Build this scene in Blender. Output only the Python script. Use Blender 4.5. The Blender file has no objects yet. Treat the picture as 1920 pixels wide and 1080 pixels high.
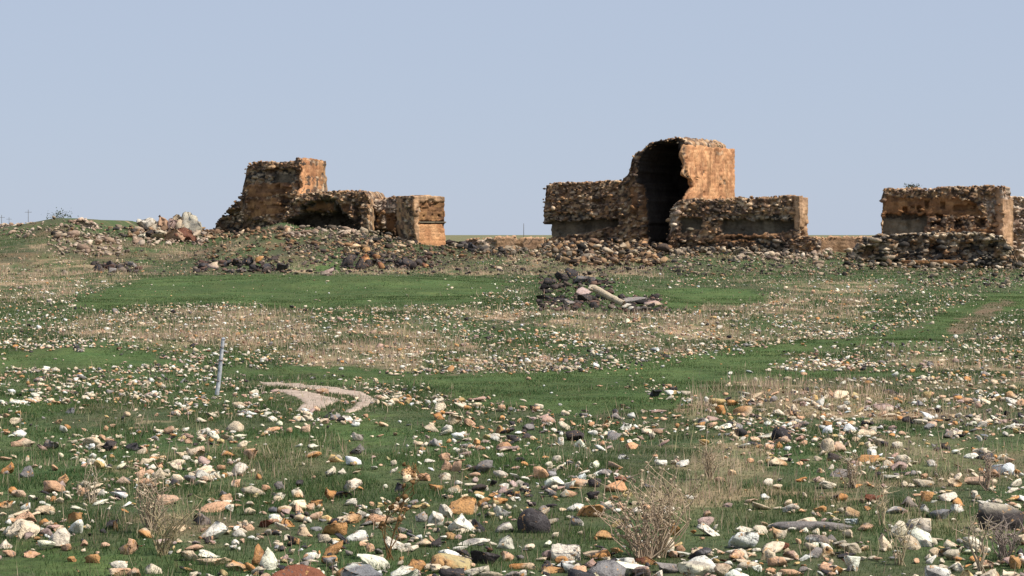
import bpy, bmesh, math, random
import numpy as np
from mathutils import Vector

# ------------------------------------------------------------------ camera, sky, sun, exposure
F = 4800.0            # focal length in photo pixels (1920 wide)
ZC = 4.0              # eye height
HR = 440.0            # photo row of the horizon
scene = bpy.context.scene
COL = scene.collection
cam = bpy.data.cameras.new("camera")
cam.sensor_width = 36.0
cam.lens = 36.0 * F / 1920.0
cam.shift_y = -(540.0 - HR) / 1920.0
cam.clip_end = 30000.0
cam.clip_start = 0.5
cam_o = bpy.data.objects.new("camera", cam)
COL.objects.link(cam_o)
cam_o.location = (0, 0, ZC)
cam_o.rotation_euler = (math.radians(90), 0, 0)
scene.camera = cam_o

SUN = Vector((0.58, -0.25, 0.78)).normalized()
sun_el = math.asin(SUN.z)
sun_az = math.atan2(SUN.x, SUN.y)
world = bpy.data.worlds.new("World")
scene.world = world
world.use_nodes = True
wn = world.node_tree
wn.nodes.clear()
sky = wn.nodes.new("ShaderNodeTexSky")
sky.sky_type = 'NISHITA'
sky.sun_disc = False
sky.sun_elevation = sun_el
sky.sun_rotation = sun_az
sky.altitude = 1400
sky.air_density = 1.0
sky.dust_density = 0.6
sky.ozone_density = 2.5
mixc = wn.nodes.new("ShaderNodeMix")
mixc.data_type = 'RGBA'
mixc.inputs[0].default_value = 0.86
mixc.inputs[7].default_value = (5.15, 5.95, 7.55, 1)
wn.links.new(sky.outputs[0], mixc.inputs[6])
bg = wn.nodes.new("ShaderNodeBackground")
bg.inputs[1].default_value = 0.080
wo = wn.nodes.new("ShaderNodeOutputWorld")
wn.links.new(mixc.outputs[2], bg.inputs[0])
wn.links.new(bg.outputs[0], wo.inputs[0])

sl = bpy.data.lights.new("sun", 'SUN')
sl.energy = 5.0
sl.angle = math.radians(0.5)
sl.color = (1.0, 0.93, 0.84)
so = bpy.data.objects.new("sun", sl)
COL.objects.link(so)
so.location = (60, -30, 80)
so.rotation_euler = SUN.to_track_quat('Z', 'Y').to_euler()

scene.view_settings.view_transform = 'Standard'
scene.view_settings.look = 'None'
scene.view_settings.exposure = 0.24
scene.view_settings.gamma = 1.0
scene.render.engine = 'CYCLES'
scene.cycles.max_bounces = 5

rng = np.random.default_rng(7)
random.seed(7)

# ------------------------------------------------------------------ noise
def _hash(ix, iy, iz=0, seed=0):
    h = (ix.astype(np.int64) * 374761393 + iy.astype(np.int64) * 668265263
         + np.asarray(iz).astype(np.int64) * 2147483647 + seed * 1274126177) & 0xffffffff
    h = ((h ^ (h >> 13)) * 1274126177) & 0xffffffff
    h = ((h ^ (h >> 15)) * 2246822519) & 0xffffffff
    return ((h ^ (h >> 16)) & 0xffffff) / float(0x1000000)

def vn2(x, y, seed=0):
    x = np.asarray(x, float); y = np.asarray(y, float)
    ix = np.floor(x); iy = np.floor(y)
    fx = x - ix; fy = y - iy
    fx = fx * fx * (3 - 2 * fx); fy = fy * fy * (3 - 2 * fy)
    a = _hash(ix, iy, 0, seed); b = _hash(ix + 1, iy, 0, seed)
    c = _hash(ix, iy + 1, 0, seed); d = _hash(ix + 1, iy + 1, 0, seed)
    return (a * (1 - fx) + b * fx) * (1 - fy) + (c * (1 - fx) + d * fx) * fy

def fbm(x, y, seed=0, oc=3):
    s = 0; a = 1; t = 0
    for k in range(oc):
        s = s + a * (vn2(np.asarray(x) * 2 ** k, np.asarray(y) * 2 ** k, seed + k) * 2 - 1)
        t += a; a *= 0.5
    return s / t

def cells(x, y, seed=0):
    """jittered grid: id hash of the nearest cell and distance to border proxy (F2-F1)"""
    x = np.asarray(x, float); y = np.asarray(y, float)
    ix = np.floor(x); iy = np.floor(y)
    f1 = np.full(x.shape, 9.0); f2 = np.full(x.shape, 9.0); idh = np.zeros(x.shape)
    for dx in (-1, 0, 1):
        for dy in (-1, 0, 1):
            cx = ix + dx; cy = iy + dy
            px_ = cx + 0.5 + 0.8 * (_hash(cx, cy, 1, seed) - 0.5)
            py_ = cy + 0.5 + 0.8 * (_hash(cx, cy, 2, seed) - 0.5)
            d = (px_ - x) ** 2 + (py_ - y) ** 2
            hh = _hash(cx, cy, 3, seed)
            near = d < f1
            f2 = np.where(near, f1, np.minimum(f2, d))
            idh = np.where(near, hh, idh)
            f1 = np.where(near, d, f1)
    return idh, np.sqrt(f2) - np.sqrt(f1)

def sm(t):
    t = np.clip(t, 0, 1)
    return t * t * (3 - 2 * t)

def inpoly(px, py, poly):
    px = np.asarray(px, float); py = np.asarray(py, float)
    r = np.zeros(px.shape, bool)
    n = len(poly)
    for i in range(n):
        x1, y1 = poly[i]; x2, y2 = poly[(i + 1) % n]
        if y1 == y2: continue
        c = ((y1 > py) != (y2 > py)) & (px < (x2 - x1) * (py - y1) / (y2 - y1) + x1)
        r ^= c
    return r

# ------------------------------------------------------------------ terrain
FT = [(-600, 470), (-200, 460), (0, 452), (60, 446), (100, 441), (150, 439), (180, 444), (250, 456), (300, 462), (380, 467), (430, 452), (480, 434),
      (530, 418), (560, 427), (600, 431), (680, 437), (720, 447), (760, 459), (850, 467), (930, 472), (1000, 475), (1250, 474),
      (1500, 477), (1560, 480), (1600, 490), (1660, 500), (1900, 503), (2500, 500)]
RT = [(-600, 440), (-200, 432), (0, 428), (60, 418), (105, 409), (150, 410), (180, 427), (255, 430), (380, 436), (450, 437), (530, 428), (600, 429),
      (680, 434), (760, 455), (850, 462), (930, 467), (1250, 467), (1500, 469), (1560, 471), (1600, 475), (1900, 475), (2500, 470)]
def _tab(t, Y):
    a = np.array(t, float)
    return (a[:, 0] - 960) / F * Y, ZC + (HR - a[:, 1]) / F * Y
FX, FZ = _tab(FT, 245); RX, RZ = _tab(RT, 262)
def H(x, y):
    x = np.asarray(x, float); y = np.asarray(y, float)
    base = 0.85 * sm((y - 105) / 100)
    und = 0.30 * fbm(x / 13, y / 20, 3, 3) * sm((y - 20) / 40) + 0.05 * fbm(x / 2.5, y / 2.5, 9, 2)
    fz = np.interp(x, FX, FZ); rz = np.interp(x, RX, RZ)
    h = base + und
    w1 = sm((y - 200) / 45)
    h = h * (1 - w1) + (fz + 0.35 * und) * w1
    w2 = sm((y - 245) / 17)
    h = h * (1 - w2) + (rz + 0.25 * und) * w2
    w3 = sm((y - 295) / 70)
    h = h * (1 - w3) + (2.4 + 0.2 * und) * w3
    # low mound of dark rubble in the middle field, gentle banks
    for (mx, my, sx, sy, mh) in ((4.3, 155, 2.2, 7, 1.15), (6.4, 150, 2.6, 6, 0.45), (-10.5, 172, 9, 9, 0.55), (-13.5, 84, 3.6, 5, 0.35),
                                 (8.5, 112, 9, 9, 0.35), (-4, 118, 7, 7, 0.35), (13.5, 92, 4.5, 5, 0.28), (2.3, 50, 2.2, 3, -0.12),
                                 (-2.0, 44, 2.2, 2.5, 0.15), (6.8, 60, 3.0, 4, 0.22)):
        h = h + mh * np.exp(-((x - mx) / sx) ** 2 - ((y - my) / sy) ** 2)
    return h

def proj(x, y, z):
    return 960 + F * x / y, HR + F * (ZC - z) / y

_ys = np.concatenate([np.arange(22, 120, 0.5), np.arange(120, 300, 1.0), np.array([310, 330, 360, 420])])
def cast(px, row):
    """ground point seen at a photo pixel (first hit of the ray on the terrain)"""
    px = np.atleast_1d(np.asarray(px, float)); row = np.atleast_1d(np.asarray(row, float))
    kx = (px - 960) / F; kz = (HR - row) / F
    ycur = np.full(px.shape, np.nan); prev = None
    for y in _ys:
        d = ZC + kz * y - H(kx * y, np.full(px.shape, y))
        if prev is not None:
            hit = np.isnan(ycur) & (d <= 0)
            t = np.where(hit, prev / np.maximum(prev - d, 1e-9), 0)
            ycur = np.where(hit, py_ + (y - py_) * np.clip(t, 0, 1), ycur)
        prev = d; py_ = y
        if not np.isnan(ycur).any(): break
    return kx * ycur, ycur, H(kx * ycur, np.nan_to_num(ycur, nan=300.0))

# ------------------------------------------------------------------ ground cover masks, laid on the ground where the photo shows them
GREEN = [
    [(120, 572), (200, 545), (270, 522), (450, 514), (700, 518), (930, 520), (945, 542), (880, 570), (640, 578), (420, 574), (330, 566), (200, 585)],
    [(1170, 545), (1300, 538), (1430, 548), (1440, 572), (1290, 580), (1180, 572)],
    [(-100, 655), (60, 652), (180, 657), (300, 668), (340, 690), (200, 694), (-100, 690)],
    [(1740, 600), (1850, 555), (1960, 530), (2100, 520), (2100, 550), (1960, 560), (1850, 610), (1760, 640), (1700, 648), (1620, 652), (1480, 668),
     (1440, 690), (1560, 694), (1720, 692), (1770, 706), (1560, 715), (1400, 712), (1320, 722), (1290, 760), (1180, 775), (1060, 785), (950, 772),
     (860, 748), (760, 716), (640, 714), (430, 706), (400, 688), (560, 690), (700, 696), (960, 700), (1130, 690), (1230, 672), (1400, 652), (1560, 634), (1680, 622)],
    [(590, 770), (700, 775), (740, 800), (690, 830), (600, 800)],
    [(-50, 745), (180, 748), (190, 775), (-50, 790)],
    [(-60, 1040), (60, 1030), (200, 1058), (180, 1100), (-60, 1100)],
    [(640, 490), (700, 500), (600, 512), (560, 505)],
]
STRAW = [
    ([(-300, 485), (150, 485), (270, 500), (180, 530), (100, 565), (-300, 570)], 0.9),
    ([(150, 508), (260, 505), (260, 528), (150, 540)], 0.8),
    ([(250, 580), (560, 580), (600, 610), (560, 640), (440, 668), (250, 645), (60, 620)], 0.75),
    ([(380, 590), (560, 586), (580, 604), (480, 650), (400, 640)], 1.0),
    ([(480, 640), (640, 620), (790, 600), (860, 640), (930, 672), (1080, 676), (1060, 690), (820, 700), (600, 694)], 0.9),
    ([(560, 660), (800, 650), (960, 682), (700, 696), (590, 690)], 1.0),
    ([(700, 580), (960, 582), (1240, 590), (1310, 620), (1180, 650), (1020, 618), (860, 592)], 0.9),
    ([(1020, 600), (1200, 596), (1330, 610), (1400, 640), (1250, 660), (1130, 640)], 0.7),
    ([(1290, 560), (1640, 560), (1640, 590), (1560, 620), (1420, 650), (1290, 660), (1270, 600)], 0.75),
    ([(1400, 528), (1660, 528), (1720, 548), (1500, 552)], 0.7),
    ([(1640, 652), (1760, 656), (1860, 672), (1960, 680), (1960, 700), (1760, 690), (1650, 684)], 1.0),
    ([(1290, 716), (1500, 716), (1960, 712), (1960, 790), (1700, 800), (1450, 770), (1300, 785)], 0.75),
    ([(180, 770), (260, 745), (300, 760), (280, 800), (220, 800)], 0.7),
    ([(170, 860), (420, 850), (450, 980), (330, 1040), (200, 960)], 0.55),
    ([(1150, 850), (1400, 820), (1420, 930), (1280, 960), (1160, 960)], 0.55),
    ([(1540, 830), (1960, 820), (1960, 900), (1700, 930), (1540, 960)], 0.5),
    ([(560, 490), (960, 505), (1240, 495), (1240, 520), (960, 516), (760, 514), (540, 512)], 0.9),
    ([(900, 480), (1260, 480), (1240, 505), (1000, 512)], 0.8),
    ([(60, 455), (170, 440), (380, 470), (500, 440), (430, 480), (330, 490), (90, 480)], 0.85),
]
def warp(px, row, x, y):
    s = np.clip((row - 470) / 300, 0.12, 2.0)
    sx = np.maximum(s, 0.55)
    return (px + 70 * sx * fbm(x / 3.1, y / 9, 21, 3) + 90 * sx * (vn2(x / 0.33, y / 0.7, 22) - 0.5),
            row + 15 * s * fbm(x / 2.7, y / 7, 31, 3) + 22 * s * (vn2(x / 0.27, y / 0.6, 32) - 0.5))
def cover(x, y, z):
    """returns bare-green mask and straw mask for ground points"""
    yy = np.maximum(y, 25)
    px, row = proj(x, yy, z)
    inside = (px > -350) & (px < 2270) & (y < 292)
    wx, wr = warp(px, row, x, y)
    g = np.zeros(px.shape); s = np.zeros(px.shape)
    for p in GREEN: g = np.maximum(g, inpoly(wx, wr, p))
    for p, v in STRAW: s = np.maximum(s, v * inpoly(wx, wr, p))
    n1 = sm((fbm(x / 9, y / 16, 55, 3) + 0.05) * 3)
    s = np.where(inside, s, n1 * 0.8)
    s = s * (0.12 + 0.88 * sm(0.52 + 2.4 * fbm(x / 1.2, y / 3.5, 79, 4)))
    s = np.clip(s + 0.6 * np.clip(fbm(x / 4, y / 9, 77, 4) - 0.12, 0, 1), 0, 1) * (1 - g)
    return g, s

# ------------------------------------------------------------------ mesh helpers
def mesh_from(name, V, Fc, col=None, smooth=False):
    """V (n,3); Fc (m,k) index array; col (n,3)"""
    me = bpy.data.meshes.new(name)
    V = np.asarray(V, np.float32)
    if isinstance(Fc, (list, tuple)): groups = [np.asarray(f, np.int32) for f in Fc if len(f)]
    else: groups = [np.asarray(Fc, np.int32)]
    me.vertices.add(len(V)); me.vertices.foreach_set("co", V.ravel())
    nl = sum(g.size for g in groups); nf = sum(len(g) for g in groups)
    me.loops.add(nl); me.loops.foreach_set("vertex_index", np.concatenate([g.ravel() for g in groups]))
    me.polygons.add(nf)
    tot = np.concatenate([np.full(len(g), g.shape[1], np.int32) for g in groups])
    st = np.concatenate([[0], np.cumsum(tot)[:-1]]).astype(np.int32)
    me.polygons.foreach_set("loop_start", st)
    me.polygons.foreach_set("loop_total", tot)
    if smooth: me.polygons.foreach_set("use_smooth", np.ones(nf, bool))
    me.update(calc_edges=True)
    if col is not None:
        a = me.color_attributes.new("Col", 'FLOAT_COLOR', 'POINT')
        c = np.ones((len(V), 4), np.float32); c[:, :3] = col
        a.data.foreach_set("color", c.ravel())
    me.validate()
    return me

def obj(name, me, mat, parent=None, loc=None):
    o = bpy.data.objects.new(name, me)
    COL.objects.link(o)
    if mat is not None: me.materials.append(mat)
    if loc is not None: o.location = loc
    if parent is not None: o.parent = parent
    return o
def tag(o, label=None, cat=None, group=None, kind=None):
    if label: o['label'] = label
    if cat: o['category'] = cat
    if group: o['group'] = group
    if kind: o['kind'] = kind
    return o
def thing(name, loc, label, cat, group=None):
    o = bpy.data.objects.new(name, None)
    o.empty_display_size = 0.5
    COL.objects.link(o); o.location = loc
    return tag(o, label, cat, group)

class Bag:
    def __init__(s): s.V = []; s.F3 = []; s.F4 = []; s.C = []; s.n = 0
    def add(s, V, Fc, c):
        V = np.asarray(V, float); Fc = np.asarray(Fc, int)
        c = np.asarray(c, float)
        if c.ndim == 1: c = np.tile(c, (len(V), 1))
        s.V.append(V); s.C.append(c)
        (s.F3 if Fc.shape[1] == 3 else s.F4).append(Fc + s.n)
        s.n += len(V)
    def build(s, name, mat, parent=None, origin=None, smooth=False):
        V = np.concatenate(s.V)
        if origin is not None: V = V - np.asarray(origin, float)
        fs = []
        if s.F3: fs.append(np.concatenate(s.F3))
        if s.F4: fs.append(np.concatenate(s.F4))
        me = mesh_from(name, V, fs, np.concatenate(s.C), smooth)
        return obj(name, me, mat, parent)

# ------------------------------------------------------------------ materials
def newmat(name):
    m = bpy.data.materials.new(name); m.use_nodes = True
    nt = m.node_tree
    b = nt.nodes["Principled BSDF"]
    b.inputs["Roughness"].default_value = 0.95
    b.inputs["Specular IOR Level"].default_value = 0.15
    return m, nt, b
def noise_node(nt, scale, detail=4, rough=0.6, vec=None):
    n = nt.nodes.new("ShaderNodeTexNoise")
    n.inputs["Scale"].default_value = scale; n.inputs["Detail"].default_value = detail; n.inputs["Roughness"].default_value = rough
    if vec is not None: nt.links.new(vec, n.inputs["Vector"])
    return n
def ramp(nt, src, stops):
    r = nt.nodes.new("ShaderNodeValToRGB")
    el = r.color_ramp.elements
    while len(el) < len(stops): el.new(0.5)
    for e, (p, c) in zip(el, stops):
        e.position = p; e.color = (*c, 1) if len(c) == 3 else c
    nt.links.new(src, r.inputs[0])
    return r
def mix(nt, fac, a, b, mode='MIX'):
    m = nt.nodes.new("ShaderNodeMix"); m.data_type = 'RGBA'; m.blend_type = mode
    for i, v in ((0, fac), (6, a), (7, b)):
        if isinstance(v, (int, float)): m.inputs[i].default_value = v
        elif isinstance(v, tuple): m.inputs[i].default_value = (*v, 1)
        else: nt.links.new(v, m.inputs[i])
    return m.outputs[2]
def vcol(nt):
    a = nt.nodes.new("ShaderNodeVertexColor"); a.layer_name = "Col"
    return a.outputs[0]
def pos(nt): return nt.nodes.new("ShaderNodeNewGeometry").outputs["Position"]
def bump(nt, b, h, strength, dist):
    n = nt.nodes.new("ShaderNodeBump"); n.inputs["Strength"].default_value = strength; n.inputs["Distance"].default_value = dist
    nt.links.new(h, n.inputs["Height"]); nt.links.new(n.outputs[0], b.inputs["Normal"])

def mat_ground():
    m, nt, b = newmat("meadow_ground")
    p = pos(nt)
    n1 = noise_node(nt, 3.5, 6, 0.7, p)
    r1 = ramp(nt, n1.outputs[0], [(0.3, (0.62, 0.62, 0.62)), (0.7, (1.35, 1.35, 1.35))])
    c = mix(nt, 1.0, vcol(nt), r1.outputs[0], 'MULTIPLY')
    n2 = noise_node(nt, 0.5, 5, 0.65, p)
    r2 = ramp(nt, n2.outputs[0], [(0.35, (0.8, 0.95, 0.8)), (0.65, (1.2, 1.08, 1.0))])
    c = mix(nt, 1.0, c, r2.outputs[0], 'MULTIPLY')
    nt.links.new(c, b.inputs["Base Color"])
    bump(nt, b, n1.outputs[0], 0.8, 0.12)
    return m
def mat_stone():
    m, nt, b = newmat("field_stone")
    p = pos(nt)
    n1 = noise_node(nt, 9, 6, 0.7, p)
    r1 = ramp(nt, n1.outputs[0], [(0.30, (0.38, 0.36, 0.35)), (0.46, (0.95, 0.95, 0.95)), (0.75, (1.18, 1.18, 1.15))])
    c = mix(nt, 1.0, vcol(nt), r1.outputs[0], 'MULTIPLY')
    n2 = noise_node(nt, 8.5, 4, 0.7, p)
    r2 = ramp(nt, n2.outputs[0], [(0.60, (0, 0, 0)), (0.66, (1, 1, 1))])
    c = mix(nt, r2.outputs[0], c, (0.50, 0.28, 0.12))      # orange lichen
    n3 = noise_node(nt, 11.0, 4, 0.7, p); n3.inputs["Distortion"].default_value = 0.6
    r3 = ramp(nt, n3.outputs[0], [(0.36, (0.85, 0.85, 0.85)), (0.41, (0, 0, 0))])
    c = mix(nt, r3.outputs[0], c, (0.13, 0.12, 0.12))      # dark lichen
    nt.links.new(c, b.inputs["Base Color"])
    bump(nt, b, n1.outputs[0], 1.0, 0.07)
    return m
def mat_masonry():
    m, nt, b = newmat("ruin_masonry")
    p = pos(nt)
    n1 = noise_node(nt, 2.6, 6, 0.7, p)
    r1 = ramp(nt, n1.outputs[0], [(0.3, (0.6, 0.58, 0.55)), (0.5, (1, 1, 1)), (0.75, (1.25, 1.22, 1.2))])
    c = mix(nt, 1.0, vcol(nt), r1.outputs[0], 'MULTIPLY')
    n2 = noise_node(nt, 0.45, 5, 0.6, p)
    r2 = ramp(nt, n2.outputs[0], [(0.35, (0.70, 0.66, 0.66)), (0.6, (1.12, 1.10, 1.05))])
    c = mix(nt, 1.0, c, r2.outputs[0], 'MULTIPLY')
    nt.links.new(c, b.inputs["Base Color"])
    bump(nt, b, n1.outputs[0], 0.8, 0.15)
    return m
def mat_blade(name):
    m, nt, b = newmat(name)
    v = vcol(nt)
    nt.links.new(v, b.inputs["Base Color"])
    b.inputs["Specular IOR Level"].default_value = 0.05
    t = nt.nodes.new("ShaderNodeBsdfTranslucent"); nt.links.new(v, t.inputs[0])
    ms = nt.nodes.new("ShaderNodeMixShader"); ms.inputs[0].default_value = 0.35
    nt.links.new(b.outputs[0], ms.inputs[1]); nt.links.new(t.outputs[0], ms.inputs[2])
    nt.links.new(ms.outputs[0], nt.nodes["Material Output"].inputs[0])
    return m
def mat_simple(name, c1, c2, sc=6, rough=0.8, metal=0.0):
    m, nt, b = newmat(name)
    n = noise_node(nt, sc, 5, 0.65, pos(nt))
    r = ramp(nt, n.outputs[0], [(0.35, c1), (0.65, c2)])
    nt.links.new(r.outputs[0], b.inputs["Base Color"])
    b.inputs["Roughness"].default_value = rough; b.inputs["Metallic"].default_value = metal
    bump(nt, b, n.outputs[0], 0.3, 0.02)
    return m
M_GROUND = mat_ground(); M_STONE = mat_stone(); M_MAS = mat_masonry()
M_GRASS = mat_blade("green_blades"); M_STRAW = mat_blade("dry_blades")
M_TRACK = mat_simple("track_dust", (0.30, 0.23, 0.175), (0.48, 0.38, 0.30), 4)
M_POST = mat_simple("weathered_post", (0.22, 0.24, 0.27), (0.60, 0.61, 0.62), 7)
M_POLE = mat_simple("pole_wood", (0.10, 0.09, 0.08), (0.16, 0.14, 0.12), 2)
M_WIRE = mat_simple("rusty_wire", (0.12, 0.08, 0.06), (0.2, 0.14, 0.1), 9)

TRACK = [[(486, 718), (530, 719), (580, 722), (625, 728), (660, 733), (688, 740), (703, 749), (702, 756), (690, 763), (672, 770), (655, 775), (644, 774), (656, 766), (668, 759), (674, 752), (668, 746), (645, 740), (615, 736), (580, 731), (540, 727), (500, 724)],
         [(512, 731), (545, 732), (575, 735), (600, 741), (622, 746), (640, 751), (628, 757), (608, 763), (596, 771), (575, 774), (554, 773), (560, 765), (568, 757), (566, 750), (552, 743), (530, 737)]]
# ------------------------------------------------------------------ ground sheet
def build_ground():
    ys = [-60.0]
    while ys[-1] < 20: ys.append(ys[-1] + 4)
    while ys[-1] < 9000:
        y = ys[-1]
        ys.append(y + (0.28 if y < 75 else 0.45 if y < 120 else 0.7 if y < 300 else 3 if y < 420 else y * 0.12))
    ys = np.array(ys)
    s = np.linspace(-1, 1, 421)
    s = np.sign(s) * (0.55 * np.abs(s) + 0.45 * np.abs(s) ** 6)
    half = np.maximum(ys, 25) * 0.42 + 6
    half = half + np.maximum(0, ys - 300) * 1.5 + 60 * np.exp(-(np.maximum(ys, 0) / 40) ** 2)
    X = s[None, :] * half[:, None]; Y = np.repeat(ys[:, None], len(s), 1)
    Z = H(X, Y)
    x, y, z = X.ravel(), Y.ravel(), Z.ravel()
    g, st = cover(x, y, z)
    green = np.array([0.068, 0.100, 0.040]); green2 = np.array([0.070, 0.080, 0.042]); straw = np.array([0.37, 0.265, 0.18]); soil = np.array([0.17, 0.125, 0.085])
    mixn = sm(0.5 + 1.2 * fbm(x / 2.2, y / 5, 91, 3))[:, None]
    c = green * mixn + green2 * (1 - mixn)
    gg = g[:, None]
    c = c * (1 - gg) + np.array([0.070, 0.104, 0.036]) * (0.85 + 0.3 * mixn) * gg
    sn = np.clip(st * (0.25 + 0.85 * sm(0.5 + 1.5 * fbm(x / 1.1, y / 2.5, 93, 3))), 0, 1)[:, None]
    c = c * (1 - sn) + (straw * mixn + (0.6 * straw + 0.4 * soil) * (1 - mixn)) * sn
    px0, row0 = proj(x, np.maximum(y, 25), z)
    eb = sm((y - 195) / 25) * sm((300 - y) / 20) * np.clip(0.25 + 1.3 * fbm(x / 3.5, y / 6, 97, 4), 0, 0.85) * (1 - g)
    earth = np.where((vn2(x / 2, y / 4, 98) > 0.5)[:, None], np.array([0.15, 0.105, 0.07]), np.array([0.085, 0.075, 0.05]))
    c = c * (1 - eb[:, None]) + earth * eb[:, None]
    # brown bare strip on the path at the right
    px, row = proj(x, np.maximum(y, 25), z)
    wx, wr = warp(px, row, x, y)
    br = (inpoly(0.5 * (px + wx), 0.5 * (row + wr), [(1770, 618), (1840, 580), (1880, 560), (1900, 562), (1860, 600), (1800, 630)]) & (y > 60))[:, None]
    c = np.where(br, soil * 0.9, c)
    tr_ = rng.normal(size=x.shape); ts_ = rng.normal(size=x.shape)
    tk = (inpoly(px + 13 * tr_, row + 5 * ts_, TRACK[0]) | inpoly(px + 13 * tr_, row + 5 * ts_, TRACK[1]))[:, None] & (y > 50)[:, None] & (y < 85)[:, None]
    c = np.where(tk, 0.5 * c + 0.5 * np.array([0.34, 0.26, 0.20]), c)
    far = sm((y - 330) / 200)[:, None]
    c = c * (1 - far) + np.array([0.16, 0.15, 0.085]) * far
    nr, nc = X.shape
    idx = np.arange(nr * nc).reshape(nr, nc)
    q = np.stack([idx[:-1, :-1], idx[:-1, 1:], idx[1:, 1:], idx[1:, :-1]], -1).reshape(-1, 4)
    me = mesh_from("ground", np.stack([x, y, z], -1), q, c, True)
    tag(obj("ground", me, M_GROUND), kind="structure", label="stony green meadow ground rising to the ruins")
build_ground()

# dirt track: a draped sheet
def build_track():
    bag = Bag()
    gx = np.arange(-8.2, -2.6, 0.09); gy = np.arange(54, 80, 0.16)
    X, Y = np.meshgrid(gx, gy)
    Z = H(X, Y)
    px, row = proj(X, Y, Z)
    jx = px + 5 * fbm(X * 3, Y * 1.5, 5, 3); jr = row + 2.4 * fbm(X * 3, Y * 1.5, 6, 3)
    ins = inpoly(jx, jr, TRACK[0]) | inpoly(jx, jr, TRACK[1])
    Z = Z + np.where(ins, 0.025, -0.10)
    nr, nc = X.shape
    idx = np.arange(nr * nc).reshape(nr, nc)
    q = np.stack([idx[:-1, :-1], idx[:-1, 1:], idx[1:, 1:], idx[1:, :-1]], -1).reshape(-1, 4)
    keep = ins.ravel()[q].any(1)
    q = q[keep]
    used = np.unique(q); remap = -np.ones(nr * nc, int); remap[used] = np.arange(len(used))
    V = np.stack([X.ravel(), Y.ravel(), Z.ravel()], -1)[used]
    me = mesh_from("dirt_track", V, remap[q], None, True)
    tag(obj("dirt_track", me, M_TRACK), kind="structure", label="curving pale dirt track with two ruts")
build_track()
def on_track(px, row):
    return inpoly(px, row, TRACK[0]) | inpoly(px, row, TRACK[1])

# ------------------------------------------------------------------ stones
def ico(sub):
    bm = bmesh.new(); bmesh.ops.create_icosphere(bm, subdivisions=sub, radius=1.0)
    bm.verts.ensure_lookup_table()
    V = np.array([v.co[:] for v in bm.verts]); T = np.array([[v.index for v in f.verts] for f in bm.faces])
    bm.free(); return V, T
ICO = {1: ico(1), 2: ico(2), 3: ico(3)}
def rock_shape(sub, r, cuts=8, box=0.0, noise=0.08, offs=(0.30, 0.72)):
    V, T = ICO[sub]; V = V.copy()
    if box > 0:
        V = V / (np.abs(V).max(1, keepdims=True) ** box)
    for k in range(cuts):
        n = r.normal(size=3); n /= np.linalg.norm(n)
        off = r.uniform(*offs)
        d = V @ n
        V -= np.clip(d - off, 0, None)[:, None] * n
    V += noise * r.normal(size=V.shape) * (1 if sub < 3 else 0.5)
    ext = V.max(0) - V.min(0)
    V = (V - (V.max(0) + V.min(0)) / 2) / ext      # unit box
    return V, T
LOW = [rock_shape(1, rng, 8, 0.4 * rng.random(), 0.07) for _ in range(24)]
MID = [rock_shape(2, rng, 13, 0.5 * rng.random(), 0.03) for _ in range(40)]
BLOCKS = [rock_shape(1, rng, 3, 0.85, 0.06, (0.6, 0.95)) for _ in range(14)]
def rotm(r, tilt=0.35):
    a = r.uniform(0, 2 * math.pi); b = r.normal() * tilt; c = r.normal() * tilt
    ca, sa = math.cos(a), math.sin(a)
    Rz = np.array([[ca, -sa, 0], [sa, ca, 0], [0, 0, 1]])
    cb, sb = math.cos(b), math.sin(b); Rx = np.array([[1, 0, 0], [0, cb, -sb], [0, sb, cb]])
    cc, sc = math.cos(c), math.sin(c); Ry = np.array([[cc, 0, sc], [0, 1, 0], [-sc, 0, cc]])
    return Ry @ Rx @ Rz
def yawm(a, r):
    ca, sa = math.cos(a), math.sin(a); t = 0.18 * r.normal()
    return np.array([[ca, -sa, 0], [sa, ca, 0], [0, 0, 1]]) @ np.array([[math.cos(t), 0, math.sin(t)], [0, 1, 0], [-math.sin(t), 0, math.cos(t)]])
PAL = {
    'cream': (0.70, 0.58, 0.42), 'white': (0.82, 0.75, 0.63), 'peach': (0.62, 0.39, 0.25), 'orange': (0.55, 0.29, 0.12),
    'yellow': (0.60, 0.44, 0.21), 'pink': (0.46, 0.32, 0.27), 'grey': (0.27, 0.245, 0.23), 'dark': (0.060, 0.053, 0.054), 'brown': (0.20, 0.085, 0.055),
}
PN = list(PAL); PW = np.array([0.37, 0.20, 0.15, 0.05, 0.04, 0.07, 0.055, 0.055, 0.01]); PW /= PW.sum()
def pcol(name, r, v=0.16):
    c = np.array(PAL[name]) * (1 + v * r.normal())
    w = 0.05 * r.normal()
    return np.clip(c * np.array([1 + w, 1, 1 - w]), 0.02, 0.85)

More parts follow.
